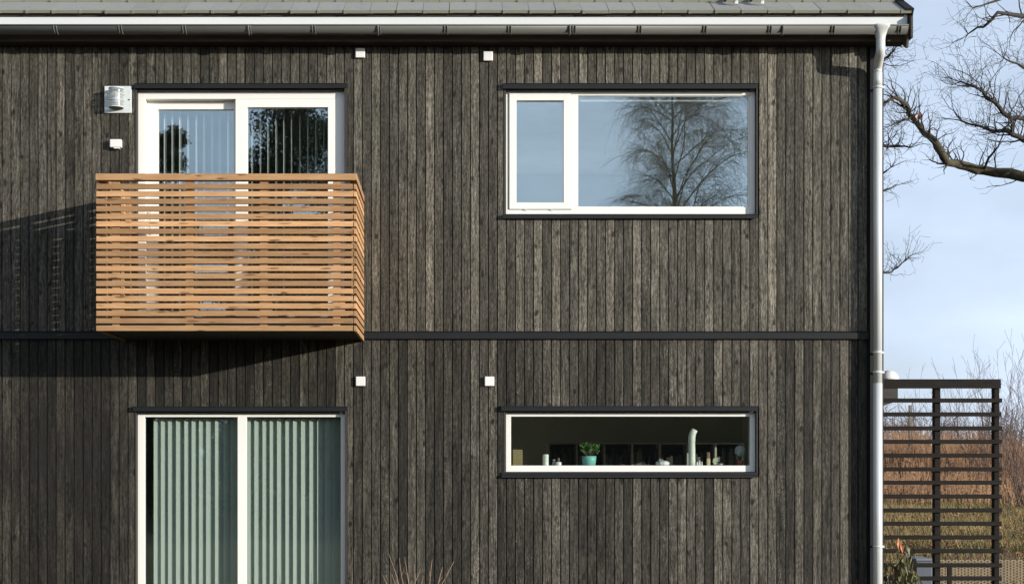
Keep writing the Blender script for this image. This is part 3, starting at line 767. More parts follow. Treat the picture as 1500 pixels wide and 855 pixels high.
mb = MB(); r = sm(2.7); mb.lathe([(r, 0), (r, sm(5)), (r*.5, sm(6.6)), (r*.5, sm(8))], (SX(811.8), SY+.03, SZ), 14); mb.build('body', flat('grey_glass', (.30,.32,.36), None, 5, .25), e)
mb = MB(); mb.lathe([(r*.62, 0), (r*.62, sm(1.5))], (SX(811.8), SY+.03, SZ + sm(8)), 12); mb.build('cap', M['vent'], e)
e = empty('jar', (SX(818), SY - .01, SZ), 'small white jar with a brown knob lid on the low sill', 'jar')
mb = MB(); r = sm(4.3); mb.lathe([(r*.9, 0), (r, .005), (r, sm(5.4)), (r*.8, sm(6))], (SX(818), SY-.01, SZ), 18); mb.build('body', M['vent'], e)
mb = MB(); mb.lathe([(r*.4, 0), (r*.45, sm(3)), (r*.38, sm(5.2)), (r*.2, sm(6))], (SX(818), SY-.01, SZ + sm(6)), 12); mb.build('lid', flat('brown_knob', (.18,.10,.07), None, 6, .5), e)
# plant
def sill_plant():
    rng = random.Random(2); cx = SX(862.8)
    e = empty('potted_plant', (cx, SY, SZ), 'leafy green plant in a teal pot on the low window sill', 'potted plant')
    mb = MB(); h = SH(667.5) - SZ
    rb, rt = sm(9.2), sm(10.8)
    mb.lathe([(rb, 0), (rb*.3+rt*.7, h*.6), (rt, h), (rt*.92, h), (rt*.88, h*.86), (.001, h*.85)], (cx, SY, SZ), 28)
    mb.build('pot', flat('teal_glaze', (.20,.52,.47), (.18,.48,.43), 4, .4), e)
    mb = MB(); st = MB()
    for k in range(34):
        a = rng.uniform(0, 2*math.pi); sp = rng.uniform(.01, .105); hh = rng.uniform(.045, .125)*(1.1 - sp*2.5)
        tip = V(cx + math.cos(a)*sp, SY + math.sin(a)*sp*.6, SZ + h + hh)
        base = V(cx + math.cos(a)*.02, SY + math.sin(a)*.02, SZ + h*.86)
        mid = (base + tip)/2 + V(0, 0, .015)
        st.tube([base, mid, tip], [.0015, .0012, .0008], 4)
        for j in range(14):
            p = mid.lerp(tip, rng.random()*1.05); d = V(rng.gauss(0,1), rng.gauss(0,.8), rng.gauss(.2,.7)).normalized()
            mb.leaf(p, d, V(rng.gauss(0,.5), rng.gauss(-.4,.5), 1), rng.uniform(.014, .026), rng.uniform(.009, .014), .3)
    mb.build('foliage', flat('sill_plant_leaf', (.11,.25,.04), (.055,.14,.025), 30, .5), e); st.build('stems', M['twigbrown'], e)
sill_plant()
# pumpkin
e = empty('ceramic_pumpkin', (SX(970.5), SY, SZ), 'white ribbed ceramic pumpkin lying on the low window sill', 'ornament')
mb = MB(); r = sm(10.5); hh = sm(7.8)
mb.lathe([(r*.55, 0), (r*.85, hh*.12), (r, hh*.42), (r*.92, hh*.72), (r*.62, hh*.95), (r*.28, hh), (r*.08, hh*.9)], (SX(970.5), SY, SZ), 64, lambda t: .92 + .08*abs(math.cos(t*4.5))**.6)
mb.build('body', M['vent'], e)
mb = MB(); mb.tube([V(SX(970.5), SY, SZ + hh*.88), V(SX(970.5), SY, SZ + hh*1.12), V(SX(971.3), SY, SZ + hh*1.1)], [.005, .004, .003], 8); mb.build('stalk', M['vent'], e)
# bent vase
mb = MB(); xx = SX(1013.5); r = sm(5.0); top = SH(628)
pts = [V(xx, SY, SZ), V(xx, SY, SZ + .05), V(xx, SY, SZ + .12), V(xx - .001, SY, SH(646)), V(xx - .002, SY, SH(645)), V(xx - .001, SY, SH(640)), V(xx + .008, SY, SH(634)), V(xx + .025, SY, SH(629))]
mb.tube(pts, [r*1.03, r, r*.98, r*.97, r*1.07, r*1.05, r*1.0, r*.95], 20)
tag(mb.build('vase', cream, loc=(xx, SY, SZ)), 'tall pale green tube vase with its neck bent sideways on the low sill', 'vase')
for k, (px, w, py, lab) in enumerate(((1021.5, 1.6, 676, 'small white peg figure right beside the bent vase, nearest to it'), (1025, 1.7, 674, 'taller white peg figure in the middle right of the bent vase'), (1028.6, 1.3, 675.5, 'slim pale peg figure farthest right of the bent vase'))):
    mb = MB(); h = SH(py) - SZ; r = sm(w); mb.lathe([(r, 0), (r*.8, h*.55), (r*.45, h*.68), (r*.7, h*.82), (r*.5, h*.96), (r*.1, h)], (SX(px), SY + .01*k, SZ), 12)
    tag(mb.build('figurine', M['vent'], loc=(SX(px), SY + .01*k, SZ)), lab, 'figurine', 'peg figures on the low sill')
e = empty('book_block', (SX(1038), SY + .02, SZ), 'upright cream block with a brown top on the low sill', 'block')
mb = MB(); mb.box(SX(1036), SX(1040.5), SY, SY+.05, SZ, SH(671)); mb.build('base', flat('cream_block', (.70,.56,.36), None, 8, .6), e, bevel=.002)
mb = MB(); mb.box(SX(1036.3), SX(1040.2), SY + .003, SY+.047, SH(670.9), SH(662)); mb.build('top', flat('brown_block', (.26,.16,.08), None, 8, .6), e, bevel=.002)
mb = MB(); mb.hull8([(SX(1045), SY+.03, SH(677)), (SX(1054.5), SY+.02, SH(675.5)), (SX(1054.5), SY+.05, SH(675.5)), (SX(1045), SY+.06, SH(677)), (SX(1046), SY+.03, SH(671)), (SX(1055), SY+.02, SH(668.8)), (SX(1055), SY+.05, SH(668.8)), (SX(1046), SY+.06, SH(671))])
mb.box(SX(1046.5), SX(1053), SY + .03, SY + .055, SZ, SH(676.9))
tag(mb.build('postcard_box', flat('ivory_card', (.66,.66,.50), None, 9, .7), loc=(SX(1050), SY+.04, SZ)), 'tilted ivory card box behind the small grey dish on the low sill', 'box')
mb = MB(); r = sm(4.8); mb.lathe([(r*.4, 0), (r*.5, .003), (r*.95, .016), (r, .022), (r*.94, .022), (r*.3, .007)], (SX(1054), SY - .015, SZ), 20)
tag(mb.build('dish', flat('grey_dish', (.36,.37,.36), None, 6, .35), loc=(SX(1054), SY-.015, SZ)), 'small round grey dish in front of the tilted card box', 'dish')
e = empty('balloon_ornament', (SX(1084.5), SY + .02, SZ), 'balloon ornament with pale globe and red basket at the right end of the sill', 'ornament')
cx, cz, r = SX(1084.8), SH(659.8), sm(8.1)
mb = MB(); mb.lathe([(max(.001, r*math.sin(math.pi*k/14)), -r*math.cos(math.pi*k/14)) for k in range(15)], (cx, SY+.02, cz), 24); mb.build('globe', flat('pale_paper', (.40,.43,.40), None, 4, .7), e)
mb = MB(); bz = SH(674)
mb.lathe([(sm(3.6), 0), (sm(4.2), bz - SZ - .002), (sm(3.8), bz - SZ)], (cx, SY+.02, SZ), 14); mb.build('basket', flat('red_basket', (.40,.09,.03), None, 20, .7), e)
mb = MB()
for t in range(6):
    a = t*math.pi/3; mb.tube([V(cx + math.cos(a)*r*.98, SY+.02 + math.sin(a)*r*.98, cz - r*.2), V(cx + math.cos(a)*sm(3.8), SY+.02 + math.sin(a)*sm(3.8), bz)], .0011, 4)
mb.build('cord', M['vent'], e)
for (px, lab) in ((947, 'red dried berry sprig lying left of the ceramic pumpkin'), (912, 'dried berry sprig lying between teal pot and pumpkin')):
    mb = MB(); rng = random.Random(px)
    for k in range(9):
        a = V(SX(px) + rng.uniform(-.02, .02), SY + rng.uniform(-.01, .01), SZ + rng.uniform(.004, .018)); rr = .0035
        mb.lathe([(.0005, -rr), (rr*.8, -rr*.6), (rr, 0), (rr*.8, rr*.6), (.0005, rr)], a, 6)
        mb.tube([V(SX(px), SY, SZ + .002), a], .0008, 3)
    tag(mb.build('berry_sprig', flat('dry_berry', (.34,.10,.05), None, 9, .6), loc=(SX(px), SY, SZ)), lab, 'berries')
# basket at left end
mb = MB(); mb.box(PX(750.5, .45), PX(765, .45), .40, .60, PZ(690, .45), PZ(658, .45))
bas = flat('wicker', (.34,.27,.13), (.17,.13,.06), 40, .8, bmp=.5, stretch=(1,1,3))
e = empty('wicker_basket', (PX(758, .45), .5, PZ(690, .45)), 'tall wicker basket inside the left end of the low window', 'basket')
mb.build('body', bas, e, bevel=.006)
mb = MB(); mb.box(PX(744, .45), PX(790, .45), .38, .70, -1.60, PZ(690, .45) - .001)
tag(mb.build('side_cabinet', M['plaster']), 'pale side cabinet standing under the wicker basket inside the house', 'cabinet')

# bookshelf with books against the rear wall of the room
def shelf():
    y0, y1 = 4.15, 4.45; D0 = y0
    e = empty('bookshelf', (PX(945, D0), 4.3, -1.605), 'long pale bookshelf at the back of the room behind the low window', 'bookshelf')
    zt = PZ(647.6, D0); xs = [PX(804 + 40.75*k, D0) for k in range(8)]
    mat = flat('shelf_paint', (.50,.49,.43), None, 3, .6)
    t = .011
    for x in xs:
        m2 = MB(); m2.box(x - t, x + t, y0, y1, -1.604, zt - .0205); m2.build('upright', mat, e)
    mb = MB(); mb.box(xs[0] - t - .001, xs[-1] + t + .001, y0 - .002, y1, zt - .02, zt); mb.build('top_board', mat, e)
    zs = zt - .02 - .345
    for z in (zs, zs - .36, zs - .72, zs - 1.08):
        for i in range(7):
            m2 = MB(); m2.box(xs[i] + t + .0005, xs[i+1] - t - .0005, y0 + .003, y1, z - .018, z); m2.build('shelf_board', mat, e)
    mb = MB(); mb.box(xs[0] - t, xs[-1] + t, y1 + .0005, y1 + .012, -1.604, zt - .001); mb.build('back_panel', M['darkwood'], e)
    rng = random.Random(21)
    cols = [(.10,.09,.08),(.16,.14,.11),(.05,.05,.06),(.28,.25,.19),(.12,.05,.04),(.07,.09,.10),(.34,.30,.22),(.18,.10,.06)]
    bm = [flat('book_cover_%d' % i, tuple(q*.5 for q in c), None, 10, .7) for i, c in enumerate(cols)]
    for i in range(7):
        x = xs[i] + t + .004
        while x < xs[i+1] - t - .045:
            w = rng.uniform(.018, .042); h = rng.uniform(.19, .30); d = rng.uniform(.12, .18)
            if rng.random() < .2: x += rng.uniform(.02, .05)
            if x + w > xs[i+1] - t - .003: break
            m2 = MB(); m2.box(x, x + w - .001, y0 + .10, y0 + .10 + d, zs + .0005, zs + h)
            o = m2.build('book', rng.choice(bm), loc=(x + w/2, y0 + .1, zs))
            tag(o, 'book standing among others on the long bookshelf behind the low window', 'book', 'books on the top row of the bookshelf')
            x += w
shelf()
# armchair behind the terrace door, seen past the blind
def armchair():
    e = empty('armchair', (-2.95, .8, -1.605), 'pale upholstered armchair inside, seen past the left edge of the drawn blind', 'armchair')
    f = flat('pale_upholstery', (.62,.66,.50), None, 14, .85)
    z = -1.605
    for (n, b) in (('seat', (-3.3, -2.62, .42, 1.02, z+.22, z+.44)), ('backrest', (-3.3, -2.62, 1.03, 1.22, z+.22, z+.95)), ('arm', (-3.44, -3.305, .42, 1.22, z+.2, z+.62)), ('arm', (-2.615, -2.48, .42, 1.22, z+.2, z+.62))):
        mb = MB(); mb.box(*b); mb.build(n, f, e, bevel=.04)
    for x in (-3.4, -2.53):
        for y in (.47, 1.16):
            mb = MB(); mb.tube([V(x, y, z), V(x, y, z+.2)], [.018, .024], 8); mb.build('leg', M['darkwood'], e)
armchair()

# ------------------------------------------------------------------ side of the house: canopy and globe
def side_bits():
    y0, y1 = 4.3, 5.0
    e = MB(); xa, xb = HX1 + .001, PX(1315.5, y0)
    zt, zm, zl = PZ(566, y0), PZ(583, y0), PZ(595, y0)
    e.prism([(xa, zl - .02), (PX(1291, y0), zl), (xb, zm - .03), (xb, zt), (xa, zt)], 'y', y0, y1)
    o = e.build('side_canopy', M['darkwood'], house, bevel=.004); o['label'] = 'dark sloping canopy on the gable side'
    cx, r = PX(1302, y0 + .3), .118
    prof = [(r*.995, 0)] + [(max(.001, r*math.cos(t)), r*.98*math.sin(t)) for t in [math.pi/2*k/10 for k in range(1, 11)]]
    base = PZ(556, y0 + .3)
    mb = MB(); mb.lathe(prof, (cx, y0 + .3, base), 28)
    mb2 = MB(); mb2.lathe([(r*.6, 0), (r*.7, .02), (r*.7, base - zt - .001)], (cx, y0 + .3, zt + .0005), 20)
    g = empty('dome_lamp', (cx, y0 + .3, zt), 'white dome lamp on the dark canopy at the house corner', 'lamp')
    mb.build('dome', M['vent'], g); mb2.build('base', M['flash'], g)
side_bits()

# slatted screen beside the house
def trellis():
    y = 1.0; S = lambda px: PX(px, y); T = lambda py: PZ(py, y)
    e = empty('slatted_screen', (S(1420), y, GROUND), 'tall dark stained slatted timber screen beside the house corner', 'garden screen')
    x0, x1 = HX1 + .012, S(1467)
    mb = MB(); mb.box(x0, S(1466.5), y, y + .03, T(568.5), T(555)); mb.build('top_board', M['stainwood'], e, bevel=.003)
    mb = MB(); z = 586.4
    n = 0; rng = random.Random(6)
    while T(z) > GROUND + .08:
        c = T(z); j = rng.uniform(-.003, .003)
        mb.box(x0, S(1467.5) + rng.uniform(-.004, .006), y - .002, y + .034, c - .020 + j, c + .020 + j); z += 20.05 if z > 600 else 20.0
    mb.build('slats', M['stainwood'], e, bevel=.002)
    for a, b in ((1371, 1379.5), (1458.5, 1466)):
        mb = MB(); mb.box(S(a), S(b), y + .0345, y + .115, GROUND - .1, T(560)); mb.build('post', M['stainwood'], e, bevel=.003)
trellis()

# ------------------------------------------------------------------ branches
def rv(rng): return V(rng.gauss(0,1), rng.gauss(0,1), rng.gauss(0,1)).normalized()
def twig(mb, p, d, L, r, lvl, rng, up=0.0, seg=.12, jit=.3, pbr=.55, spread=.9, rmin=.0022, sides=None):
    n = max(2, int(L/seg)); pts = [p.copy()]; rad = [r]; d = d.normalized()
    for i in range(n):
        d = (d + rv(rng)*jit + V(0, 0, up)).normalized()
        p = p + d*seg*rng.uniform(.75, 1.25); rr = max(rmin, r*(1 - .8*(i+1)/n))
        pts.append(p.copy()); rad.append(rr)
        if lvl > 0 and i > 0 and rng.random() < pbr:
            c = (d + rv(rng)*spread).normalized()
            twig(mb, p, c, L*rng.uniform(.3, .6)*(1 - .4*i/n), max(rmin, rr*.7), lvl-1, rng, up, seg*.8, jit, pbr, spread, rmin, sides)
    mb.tube(pts, rad, sides or (7 if r > .03 else (4 if r > .008 else 3)), caps=False)
def limb(mb, tw, path, y0, r0, r1, rng, n_tw, Ltw, lvl=2, up=.05, face=None, jit=.44):
    """path: pixels on the plane y0; becomes a crooked limb in space with twigs of its own"""
    raw = []
    for i, (a, b) in enumerate(path):
        yy = y0 + .35*math.sin(i*1.3 + r0*90); raw.append(V(PX(a, yy), yy, PZ(b, yy)))
    pts = []
    for i in range(len(raw) - 1):
        for k in range(3):
            t = k/3; p = raw[i].lerp(raw[i+1], t) + rv(rng)*min(.02, r0*.35); pts.append(p)
    pts.append(raw[-1]); n = len(pts)
    rad = [r0 + (r1 - r0)*i/(n-1) for i in range(n)]
    rad = [q*(1 + rng.uniform(-.12, .16)) for q in rad]
    mb.tube(pts, rad, 9 if r0 > .03 else 5)
    for k in range(n_tw):
        i = rng.randint(1, n-1); d = (pts[min(i+1, n-1)] - pts[i-1]).normalized()
        c = (d*.5 + rv(rng)*1.0 + V(0, 0, .62)).normalized()
        twig(tw, pts[i], c, Ltw*rng.uniform(.4, 1.25), min(.013, max(.006, rad[i]*.35)), lvl, rng, up, .085, jit, .62, .95)
    e = (pts[-1] - pts[-2]).normalized()
    for k in range(3): twig(tw, pts[-1], (e + rv(rng)*.5).normalized(), Ltw, r1*.8, lvl, rng, up, .11, jit, .62, .95)
    return pts
def oak():
    rng = random.Random(31); y = 9.0
    tx = PX(1850, y); ty = y + .5
    e = empty('oak_tree', (tx, ty, gz(tx, ty)), 'bare oak at the right edge with a crooked mossy limb reaching towards the house', 'tree')
    mb = MB(); z0 = gz(tx, ty) - .1
    mb.tube([V(tx + .1*math.sin(k), ty + .08*math.cos(k*1.7), z0 + k*1.0) for k in range(11)], [.55, .45, .40, .37, .35, .33, .30, .26, .2, .13, .06], 14); mb.build('trunk', M['bark'], e)
    L1 = MB(); t1 = MB()
    limb(L1, t1, [(1850, 330), (1700, 285), (1580, 262), (1500, 258), (1440, 250), (1405, 243), (1388, 236), (1375, 216), (1355, 194), (1336, 172), (1327, 154), (1312, 143), (1298, 150)], y, .095, .020, rng, 80, .56, 3)
    tag(t1.build('twigs', M['bark'], L1.build('mossy_limb', M['moss'], e)), kind='stuff')
    for path, r0, r1, n, L in (
        ([(1850, 170), (1640, 205), (1560, 205), (1500, 203), (1475, 192), (1445, 190), (1410, 178)], .07, .012, 64, .7),
        ([(1850, 110), (1620, 160), (1520, 178), (1480, 172), (1455, 150), (1430, 128), (1408, 120)], .06, .010, 60, .7),
        ([(1860, -60), (1640, -20), (1540, 18), (1500, 23), (1462, 20), (1440, 38), (1418, 50)], .06, .009, 34, .6),
        ([(1860, -90), (1600, -60), (1510, -20), (1460, 0), (1425, 12)], .05, .009, 14, .5),
        ([(1850, 60), (1620, 90), (1530, 112), (1500, 98), (1470, 85)], .05, .009, 30, .6),
        ([(1388, 240), (1374, 240), (1362, 234)], .018, .008, 4, .3),
        ([(1336, 172), (1318, 178), (1300, 186)], .020, .008, 18, .55),
        ([(1440, 250), (1448, 232), (1462, 214), (1470, 196)], .022, .008, 10, .45),
        ([(1440, 250), (1430, 256), (1421, 262)], .014, .006, 2, .2)):
        m2 = MB(); t2 = MB(); limb(m2, t2, path, y, r0, r1, rng, n, L); tag(t2.build('twigs', M['bark'], m2.build('limb', M['bark'], e)), kind='stuff')
    for k in range(10):
        a = rng.uniform(0, 6.28); m2 = MB(); twig(m2, V(tx, ty, z0 + rng.uniform(5, 10)), V(math.cos(a), math.sin(a), .5), rng.uniform(1.5, 3), .06, 2, rng, .03, .3, .3, .5, .9); m2.build('limb', M['bark'], e)
    mb = MB()
    for k in range(5): mb.leaf(V(PX(1343, y) + rng.uniform(-.05, .05), y + rng.uniform(-.05, .05), PZ(166, y) + rng.uniform(-.03, .05)), V(rng.gauss(0,.5), rng.gauss(0,.5), -1), rv(rng), .11, .07, .5)
    mb.build('leaves', flat('brown_oak_leaf', (.33,.13,.05), None, 12, .8), e)
oak()
def rear_tree():
    rng = random.Random(77); y = 11.0
    tx = PX(1120, y); e = empty('bare_tree', (tx, y, gz(tx, y)), 'bare tree hidden by the house, its twigs poking out past the downpipe', 'tree')
    mb = MB(); z0 = gz(tx, y) - .1
    mb.tube([V(tx + .1*math.sin(k), y + .1*math.cos(k*1.3), z0 + k) for k in range(11)], [.3, .27, .25, .23, .2, .17, .14, .11, .08, .05, .02], 12); mb.build('trunk', M['bark'], e)
    for path, r0, r1, n, L in (
        ([(1120, 180), (1210, 130), (1270, 100), (1300, 84), (1312, 70)], .05, .010, 36, .6),
        ([(1120, 230), (1220, 220), (1280, 214), (1310, 213), (1332, 216)], .05, .012, 40, .6),
        ([(1120, 300), (1230, 275), (1285, 262), (1305, 245)], .045, .010, 26, .5),
        ([(1120, 320), (1230, 300), (1285, 282), (1312, 272)], .04, .009, 18, .45),
        ([(1120, 440), (1230, 420), (1285, 400), (1306, 398), (1318, 388), (1330, 378)], .03, .007, 34, .46)):
        m2 = MB(); t2 = MB(); limb(m2, t2, path, y, r0, r1, rng, n, L); tag(t2.build('twigs', M['bark'], m2.build('limb', M['bark'], e)), kind='stuff')
    for k in range(26):
        a = rng.uniform(1.3, 5.6); h = rng.uniform(3.2, 9.6)
        m2 = MB(); twig(m2, V(tx, y, z0 + h), V(math.cos(a), math.sin(a), rng.uniform(.5, 1.4)), rng.uniform(1.4, 2.6)*(1.15 - h/14), .055*(1.2 - h/12), 3, rng, .03, .2, .28, .6, .8); m2.build('limb', M['bark'], e)
rear_tree()

# bare shrubs in the field
def shrub(x, y, h, n, lean, seed, mat, label, group, lvl=2, r=.012):
    rng = random.Random(seed); z = gz(x, y) - .03
    e = empty('bare_shrub', (x, y, z), label, 'shrub', group); mb = MB()
    for k in range(n):
        a = rng.uniform(0, 6.28); d = V(math.cos(a)*lean, math.sin(a)*lean, 1)
        twig(mb, V(x + rng.gauss(0, .18), y + rng.gauss(0, .18), z), d, h*rng.uniform(.6, 1.1), r*rng.uniform(.7, 1.3), lvl, rng, .035, h*.075, .13, .5, .55, .0035)
    mb.build('stems', mat, e)
    return e
rng = random.Random(90)
FG = 'bare shrubs at the right edge of the field'
labs = ['tall reddish bare shrub directly right of the slatted screen', 'bare shrub whose stems rise behind the right post of the screen', 'bare shrub at the right picture edge, in the reeds', 'thin bare shrub seen through the middle of the slatted screen', 'low dense bare shrub at the foot of the right-edge thicket', 'bare shrub cut by the right picture edge, partly off the photo']
for k, (px, y, h, n, le) in enumerate(((1488, 26, 3.3, 16, .30), (1452, 27, 3.4, 11, .34), (1512, 25, 3.6, 16, .3), (1420, 28, 3.3, 6, .30), (1494, 22, 1.9, 22, .5), (1535, 27, 3.6, 14, .35))):
    shrub(PX(px, y), y, h, n, le, 100 + k, M['twigbrown'], labs[k], FG)
for k in range(11):
    px = 1285 + k*22 + rng.uniform(-6, 6); y = 40 + rng.uniform(0, 9)
    shrub(PX(px, y), y, rng.uniform(2.4, 3.2), 16, .4, 200 + k, M['twiggrey'], 'greyish bare shrub in the far thicket behind the reeds', 'bare shrubs of the far thicket')
# reeds (nobody could count them)
def reeds():
    rng = random.Random(15); mb = MB()
    for k in range(19000):
        y = rng.uniform(28.5, 35) if rng.random() < .86 else rng.uniform(23, 28.5); D = 13 + y
        x = rng.uniform(.17, .50)*D; z = gz(x, y)
        px = 670 + x*FPX/D
        h = rng.uniform(1.1, 1.95)*(1 - .25*min(1, max(0, (px - 1440)/80)))
        h *= .84 + .16*math.sin(x*1.9 + y*.7) + .12*math.sin(x*5.3 + 1)
        if y < 28.5: h *= .55
        if rng.random() < .25: h *= .55
        lx, ly = rng.gauss(0, .13)*h, rng.gauss(0, .1)*h; w = rng.uniform(.006, .014)
        b = len(mb.v)
        mb.v += [(x-w, y, z), (x+w, y, z), (x+lx*.45+w*.8, y+ly*.4, z+h*.6), (x+lx*.45-w*.8, y+ly*.4, z+h*.6), (x+lx+w*.3, y+ly, z+h), (x+lx-w*.3, y+ly, z+h)]
        mb.face((b, b+1, b+2, b+3)); mb.face((b+3, b+2, b+4, b+5))
        if rng.random() < .5: mb.leaf(V(x+lx*.45, y, z+h*rng.uniform(.3, .7)), V(rng.gauss(0,1), rng.gauss(0,.5), rng.uniform(-.3, .8)), V(0,-1,.3), rng.uniform(.2, .45), .025, .4)
    tag(mb.build('reed_bed', M['reed']), 'band of dry reddish reeds beyond the slatted screen', 'reeds', kind='stuff')
reeds()
def grass():
    rng = random.Random(16); mb = MB()
    for k in range(52000):
        t = rng.random(); D = 19.5 + 24*t**1.15
        y = D - 13; x = rng.uniform(.18, .48)*D; z = gz(x, y)
        if D < 21.5 and rng.random() < .3: continue
        h = rng.uniform(.05, .20)*(1 + .5*math.sin(x*2.1)*math.sin(y*1.7)); a = rng.uniform(0, 6.28); w = rng.uniform(.004, .010); ln = rng.uniform(.2, .9)*h
        ca, sa = math.cos(a), math.sin(a); b = len(mb.v)
        mb.v += [(x - sa*w, y + ca*w, z - .005), (x + sa*w, y - ca*w, z - .005), (x + ca*ln, y + sa*ln, z + h)]
        mb.face((b, b+1, b+2))
    tag(mb.build('grass', M['grassblade']), 'rough yellowing grass on the rising field', 'grass', kind='stuff')
    mb = MB()
    for k in range(4600):
        D = rng.uniform(20, 34); y = D - 13; x = rng.uniform(.18, .48)*D
        mb.leaf(V(x, y, gz(x, y) + rng.uniform(.01, .10)), V(rng.gauss(0,1), rng.gauss(0,1), rng.gauss(0,.4)), V(rng.gauss(0,.4), rng.gauss(0,.4), 1), rng.uniform(.05, .10), rng.uniform(.03, .06), .5)
    tag(mb.build('fallen_leaves', flat('fallen_leaf', (.42,.19,.08), (.24,.10,.045), 1.5, .8)), 'scattered orange fallen leaves lying in the field grass', 'leaves', kind='stuff')
grass()
# post in the reeds
e = MB(); y = 29.5; xx = PX(1333.5, y); zz = gz(xx, y)
e.hull8([(xx-.05,y-.05,zz-.1),(xx+.05,y-.05,zz-.1),(xx+.05,y+.05,zz-.1),(xx-.05,y+.05,zz-.1),(xx-.045,y-.045,PZ(593,y)),(xx+.045,y-.045,PZ(594,y)),(xx+.045,y+.045,PZ(594,y)),(xx-.045,y+.045,PZ(593,y))])
tag(e.build('fence_post', flat('grey_post', (.20,.18,.15), None, 12, .9, stretch=(4,4,.5)), bevel=.01), 'lone weathered wooden post standing among the reeds', 'post')
# woven fence at the bottom right
def woven():
    y = 7.0; x0, x1 = PX(1366, y), PX(1640, y); zt = PZ(818.5, y); zb = gz(x0, y) - .05
    e = empty('woven_fence', ((x0+x1)/2, y, zb), 'low woven brown wicker fence at the bottom right behind the slatted screen', 'fence')
    mb = MB(); pitch = .0445; n = int((x1-x0)/pitch)
    for k in range(n):
        x = x0 + k*pitch; z = zb; j = 0
        while z < zt - .005:
            off = .006 if (j + k) % 2 else -.004
            mb.box(x + .002, x + pitch - .003, y + off - .006, y + off + .006, z, min(z + .0155, zt)); z += .0185; j += 1
    mb.build('weave', flat('wicker_weave', (.30,.235,.145), (.20,.155,.095), 12, .8), e)
    mb = MB()
    for k in range(n + 1): mb.box(x0 + k*pitch - .003, x0 + k*pitch + .0015, y - .004, y + .010, zb, zt + .002)
    mb.build('stakes', flat('wicker_stake', (.085,.060,.035), None, 12, .8), e)
    mb = MB(); xx = PX(1391.5, y - .3); mb.box(xx - .025, xx + .025, y - .3, y - .25, gz(xx, y) - .1, PZ(828, y - .3))
    tag(mb.build('stake', M['stainwood'], loc=(xx, y-.3, zb)), 'short dark stake in front of the woven fence', 'stake')
    # grey tub left of it
    t = empty('garden_tub', (PX(1354, 6.2), 6.2, gz(6, 6.2)), 'dark grey garden tub seen low through the left part of the screen', 'tub')
    a, b = PX(1341, 6), PX(1367, 6); g = flat('grey_tub', (.085,.10,.125), None, 5, .5)
    mb = MB(); mb.box(a + .01, b - .01, 6.0, 6.5, GROUND - .02, PZ(821, 6)); mb.build('body', g, t, bevel=.01)
    mb = MB(); mb.box(a, b, 5.98, 6.52, PZ(821, 6) + .001, PZ(817.5, 6)); mb.build('lid', flat('grey_lid', (.16,.18,.21), None, 5, .5), t, bevel=.008)
woven()
for k in range(5):
    px = 1400 + k*30; yy = 8.2 + .5*math.sin(k*2.3)
    shrub(PX(px, yy), yy, .40, 20, 1.3, 500 + k, M['twigbrown'], 'low tangle of dead brown stems just behind the woven fence', 'dead stems behind the woven fence', 2, .005)
# evergreen plant with drooping leaves by the screen
def droopy():
    rng = random.Random(42); y = .72; cx = PX(1312, y)
    e = empty('laurel_plant', (cx, y, GROUND), 'drooping olive-leaved plant with one orange leaf in front of the slatted screen', 'plant')
    st, lv, od = MB(), MB(), MB()
    for k in range(9):
        top = V(cx + rng.uniform(-.10, .17), y + rng.uniform(-.10, .12), PZ(rng.uniform(782, 840), y))
        base = V(cx + rng.uniform(-.06, .06), y + rng.uniform(-.05, .05), GROUND - .02)
        st.tube([base, base.lerp(top, .5) + V(rng.uniform(-.04, .04), 0, 0), top], [.007, .005, .003], 5)
        for j in range(13):
            p = top + V(rng.uniform(-.05, .05), rng.uniform(-.05, .05), -rng.uniform(0, .32)); a = rng.uniform(0, 6.28)
            lv.leaf(p, V(math.cos(a)*.45, math.sin(a)*.45, -1 + rng.uniform(-.2, .5)), V(math.cos(a), math.sin(a), .4), rng.uniform(.09, .15), rng.uniform(.028, .045), .5)
        lv.leaf(top, V(rng.gauss(0,.3), rng.gauss(0,.3), 1), V(1, 0, 0), .08, .02, .2)
    p = V(PX(1316, y - .12), y - .12, PZ(786, y))
    od.leaf(p, V(.1, -.05, -1), V(.2, -1, .1), .13, .05, .3); od.leaf(p + V(.02, 0, -.05), V(.25, -.05, -1), V(.2, -1, .1), .10, .035, .3)
    lv.build('leaves', flat('olive_leaf', (.20,.19,.085), (.085,.085,.040), 14, .5), e); st.build('stems', M['twigbrown'], e); od.build('orange_leaf', flat('orange_leaf', (.52,.21,.09), None, 10, .6), e)
droopy()
# dry shrub before the facade
def dry_shrub():
    rng = random.Random(7); y = -.45; cx = PX(612, y)
    e = empty('dry_shrub', (cx, y, GROUND), 'dry straw-coloured stems rising in front of the facade between terrace door and low window', 'shrub')
    mb = MB()
    tips = [(569, 808), (584, 817), (592, 816), (606, 826), (633, 818), (665, 821), (648, 830), (560, 842), (541, 850), (575, 838), (598, 838), (620, 842), (641, 848), (612, 850), (655, 846), (628, 852), (588, 850)][:12]
    for (a, b) in tips:
        tip = V(PX(a, y) , y + rng.uniform(-.15, .15), PZ(b, y)); base = V(cx + rng.gauss(0, .07), y + rng.uniform(-.08, .08), GROUND - .02)
        pts = [base.lerp(tip, t) + V(rng.uniform(-.012, .012), 0, rng.uniform(-.01, .01)) + V(0, 0, .06*math.sin(t*math.pi)) for t in (0, .2, .4, .6, .8)] + [tip]
        mb.tube(pts, [.006, .005, .0042, .0036, .0028, .0015], 5)
        for k in range(2):
            q = pts[rng.randint(3, 4)]; twig(mb, q, (tip - base).normalized() + rv(rng)*.5, rng.uniform(.06, .14), .0025, 0, rng, .05, .03, .2, 0, .5, .0012)
    mb.build('stems', M['straw'], e)
dry_shrub()

